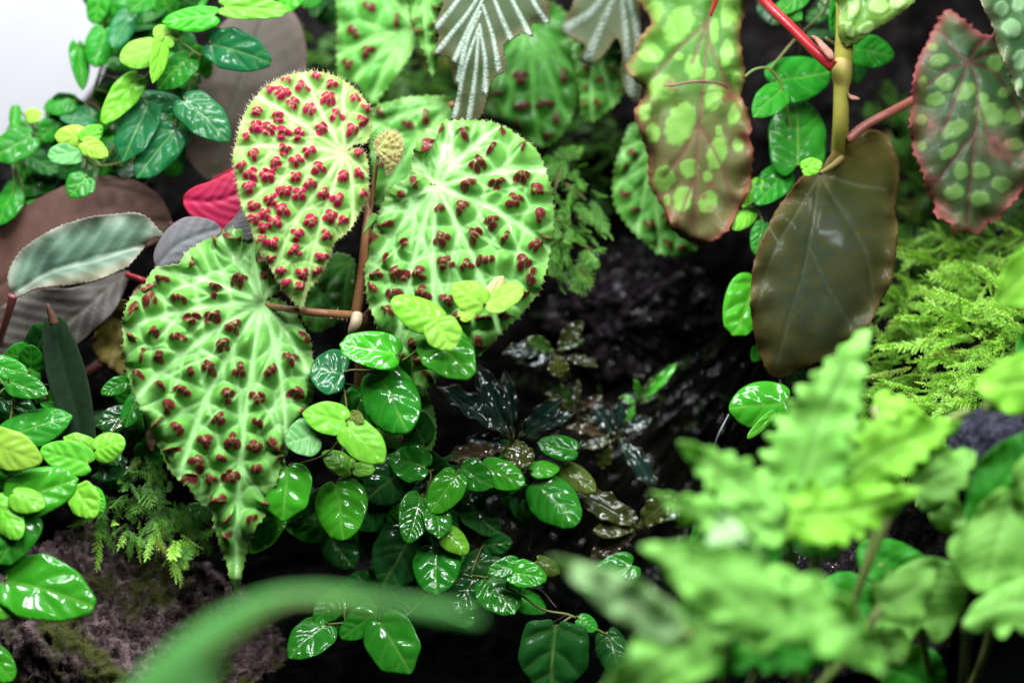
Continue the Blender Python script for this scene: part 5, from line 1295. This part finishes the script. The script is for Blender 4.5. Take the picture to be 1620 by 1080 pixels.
near_plant('mass of duller lobed fern leaves in the shaded corner, out of focus', (1500, 1150, 4),
    [([(1500, 860), (1530, 830), (1560, 790), (1590, 770), (1620, 800), (1660, 850), (1660, 900), (1610, 925), (1580, 935), (1545, 935), (1510, 900)], fd, [(1600, 780), (1560, 920)], 11, 0, 0.7, -0.1),
     ([(1524, 985), (1540, 955), (1575, 930), (1620, 915), (1660, 910), (1660, 990), (1625, 1005), (1605, 990), (1585, 1010), (1565, 990), (1545, 1002)], fa, [(1530, 980), (1590, 955), (1655, 950)], 13, 0.2, 0.8, -0.1),
     ([(1390, 930), (1420, 900), (1470, 880), (1520, 900), (1530, 950), (1510, 990), (1480, 1020), (1460, 990), (1430, 1030), (1410, 1000), (1385, 990)], fd, [(1400, 940), (1450, 950), (1500, 1000)], 8, 0, 0.8, -0.1),
     ([(1360, 860), (1400, 850), (1450, 870), (1480, 900), (1440, 930), (1390, 930), (1360, 900)], fc, [(1370, 870), (1470, 910)], 5, 0, 0.8, -0.1),
     ([(1300, 920), (1350, 905), (1390, 940), (1380, 1000), (1340, 1010), (1310, 970)], fc, [(1310, 930), (1370, 1000)], 4, 0, 0.8, -0.1),
     ([(1400, 1040), (1450, 1020), (1490, 1040), (1490, 1100), (1420, 1110), (1395, 1080)], fc, [(1405, 1050), (1480, 1090)], 6, 0, 0.8, -0.1),
     ([(1470, 800), (1500, 780), (1530, 810), (1520, 840), (1480, 835)], fd, [(1475, 810), (1525, 825)], 7, 0, 0.8, -0.1),
     ([(1450, 770), (1480, 760), (1500, 785), (1480, 810), (1455, 805)], fd, [(1455, 780), (1490, 800)], 8, 0, 0.8, -0.1),
     ([(1380, 1000), (1410, 985), (1440, 1010), (1430, 1050), (1395, 1045)], fd, [(1385, 1005), (1430, 1045)], 9, 0, 0.8, -0.1)],
    [[(1575, 930, 11), (1560, 1030, 8), (1510, 1140, 4)], [(1530, 985, 12), (1525, 1060, 8), (1505, 1150, 4)], [(1450, 960, 8), (1470, 1060, 6), (1500, 1150, 4)], [(1390, 890, 5), (1430, 1000, 4), (1490, 1140, 3)], [(1345, 950, 4), (1400, 1050, 4), (1490, 1140, 3)]])
near_plant('saturated green and lime broad leaves cut by the edge beside the mossy mound, blurred', (1650, 900, 4),
    [([(1530, 830), (1528, 780), (1545, 735), (1575, 705), (1615, 685), (1660, 670), (1660, 760), (1610, 790), (1575, 830), (1545, 850)], fc, [(1535, 840), (1590, 760), (1655, 690)], 9.5, 0.2, 0.7, -0.1),
     ([(1545, 610), (1570, 580), (1610, 560), (1660, 550), (1660, 640), (1610, 655), (1570, 640)], fb, [(1550, 612), (1655, 600)], 11, 0.2, 0.7, -0.1),
     ([(1575, 480), (1585, 430), (1605, 400), (1660, 385), (1660, 480), (1610, 485)], fb, [(1580, 478), (1655, 400)], 8, 0.2, 0.6, -0.1),
     ([(1600, 760), (1620, 720), (1660, 700), (1660, 800), (1620, 800)], fd, [(1605, 770), (1655, 740)], 11, 0, 0.7, -0.1),
     ([(1610, 560), (1620, 520), (1660, 500), (1660, 580)], fc, [(1612, 555), (1655, 520)], 6, 0, 0.7, -0.1)],
    [[(1655, 610, 10), (1655, 750, 7), (1650, 900, 4)], [(1535, 650, 9.5), (1500, 665, 9), (1440, 690, 8.5)], [(1560, 645, 10.5), (1620, 650, 9), (1655, 760, 6)]], name='broad_leaf_plant')
# arching blade nearest the lens
bl = thing('grass_blade', 'very blurred pale green arching blade crossing the bottom edge', 'grass blade', P(150, 1200, 38))
bladeO = [(135, 1180), (205, 1080), (268, 1020), (330, 977), (395, 946), (450, 932), (520, 930), (580, 940), (640, 948), (700, 955), (757, 974), (752, 984), (690, 978), (630, 968), (570, 962), (510, 958), (462, 958), (412, 984), (368, 1022), (335, 1085), (305, 1180)]
traced_leaf(bl, bladeO, mat_attr('near_blade', (0.22, 0.74, 0.17), (0.30, 0.78, 0.24), [('vein', (0.25, 0.50, 0.2), 0.5)], 20, rough=0.4, trans=0.35), 40, 0.2, 0.4, 0.0, field=lambda V, rd: (5 * sstep(0, 40, rd), {}), step=5, seed=91, name='blade')
tube(bl, [(235, 1180, 39.5), (290, 1080, 39.8), (380, 1000, 40.0), (460, 952, 40.1), (560, 955, 40.1), (700, 970, 40.0), (750, 978, 40)], [5, 5, 4.5, 4, 3, 2, 1], fstem, 'midrib', 8)
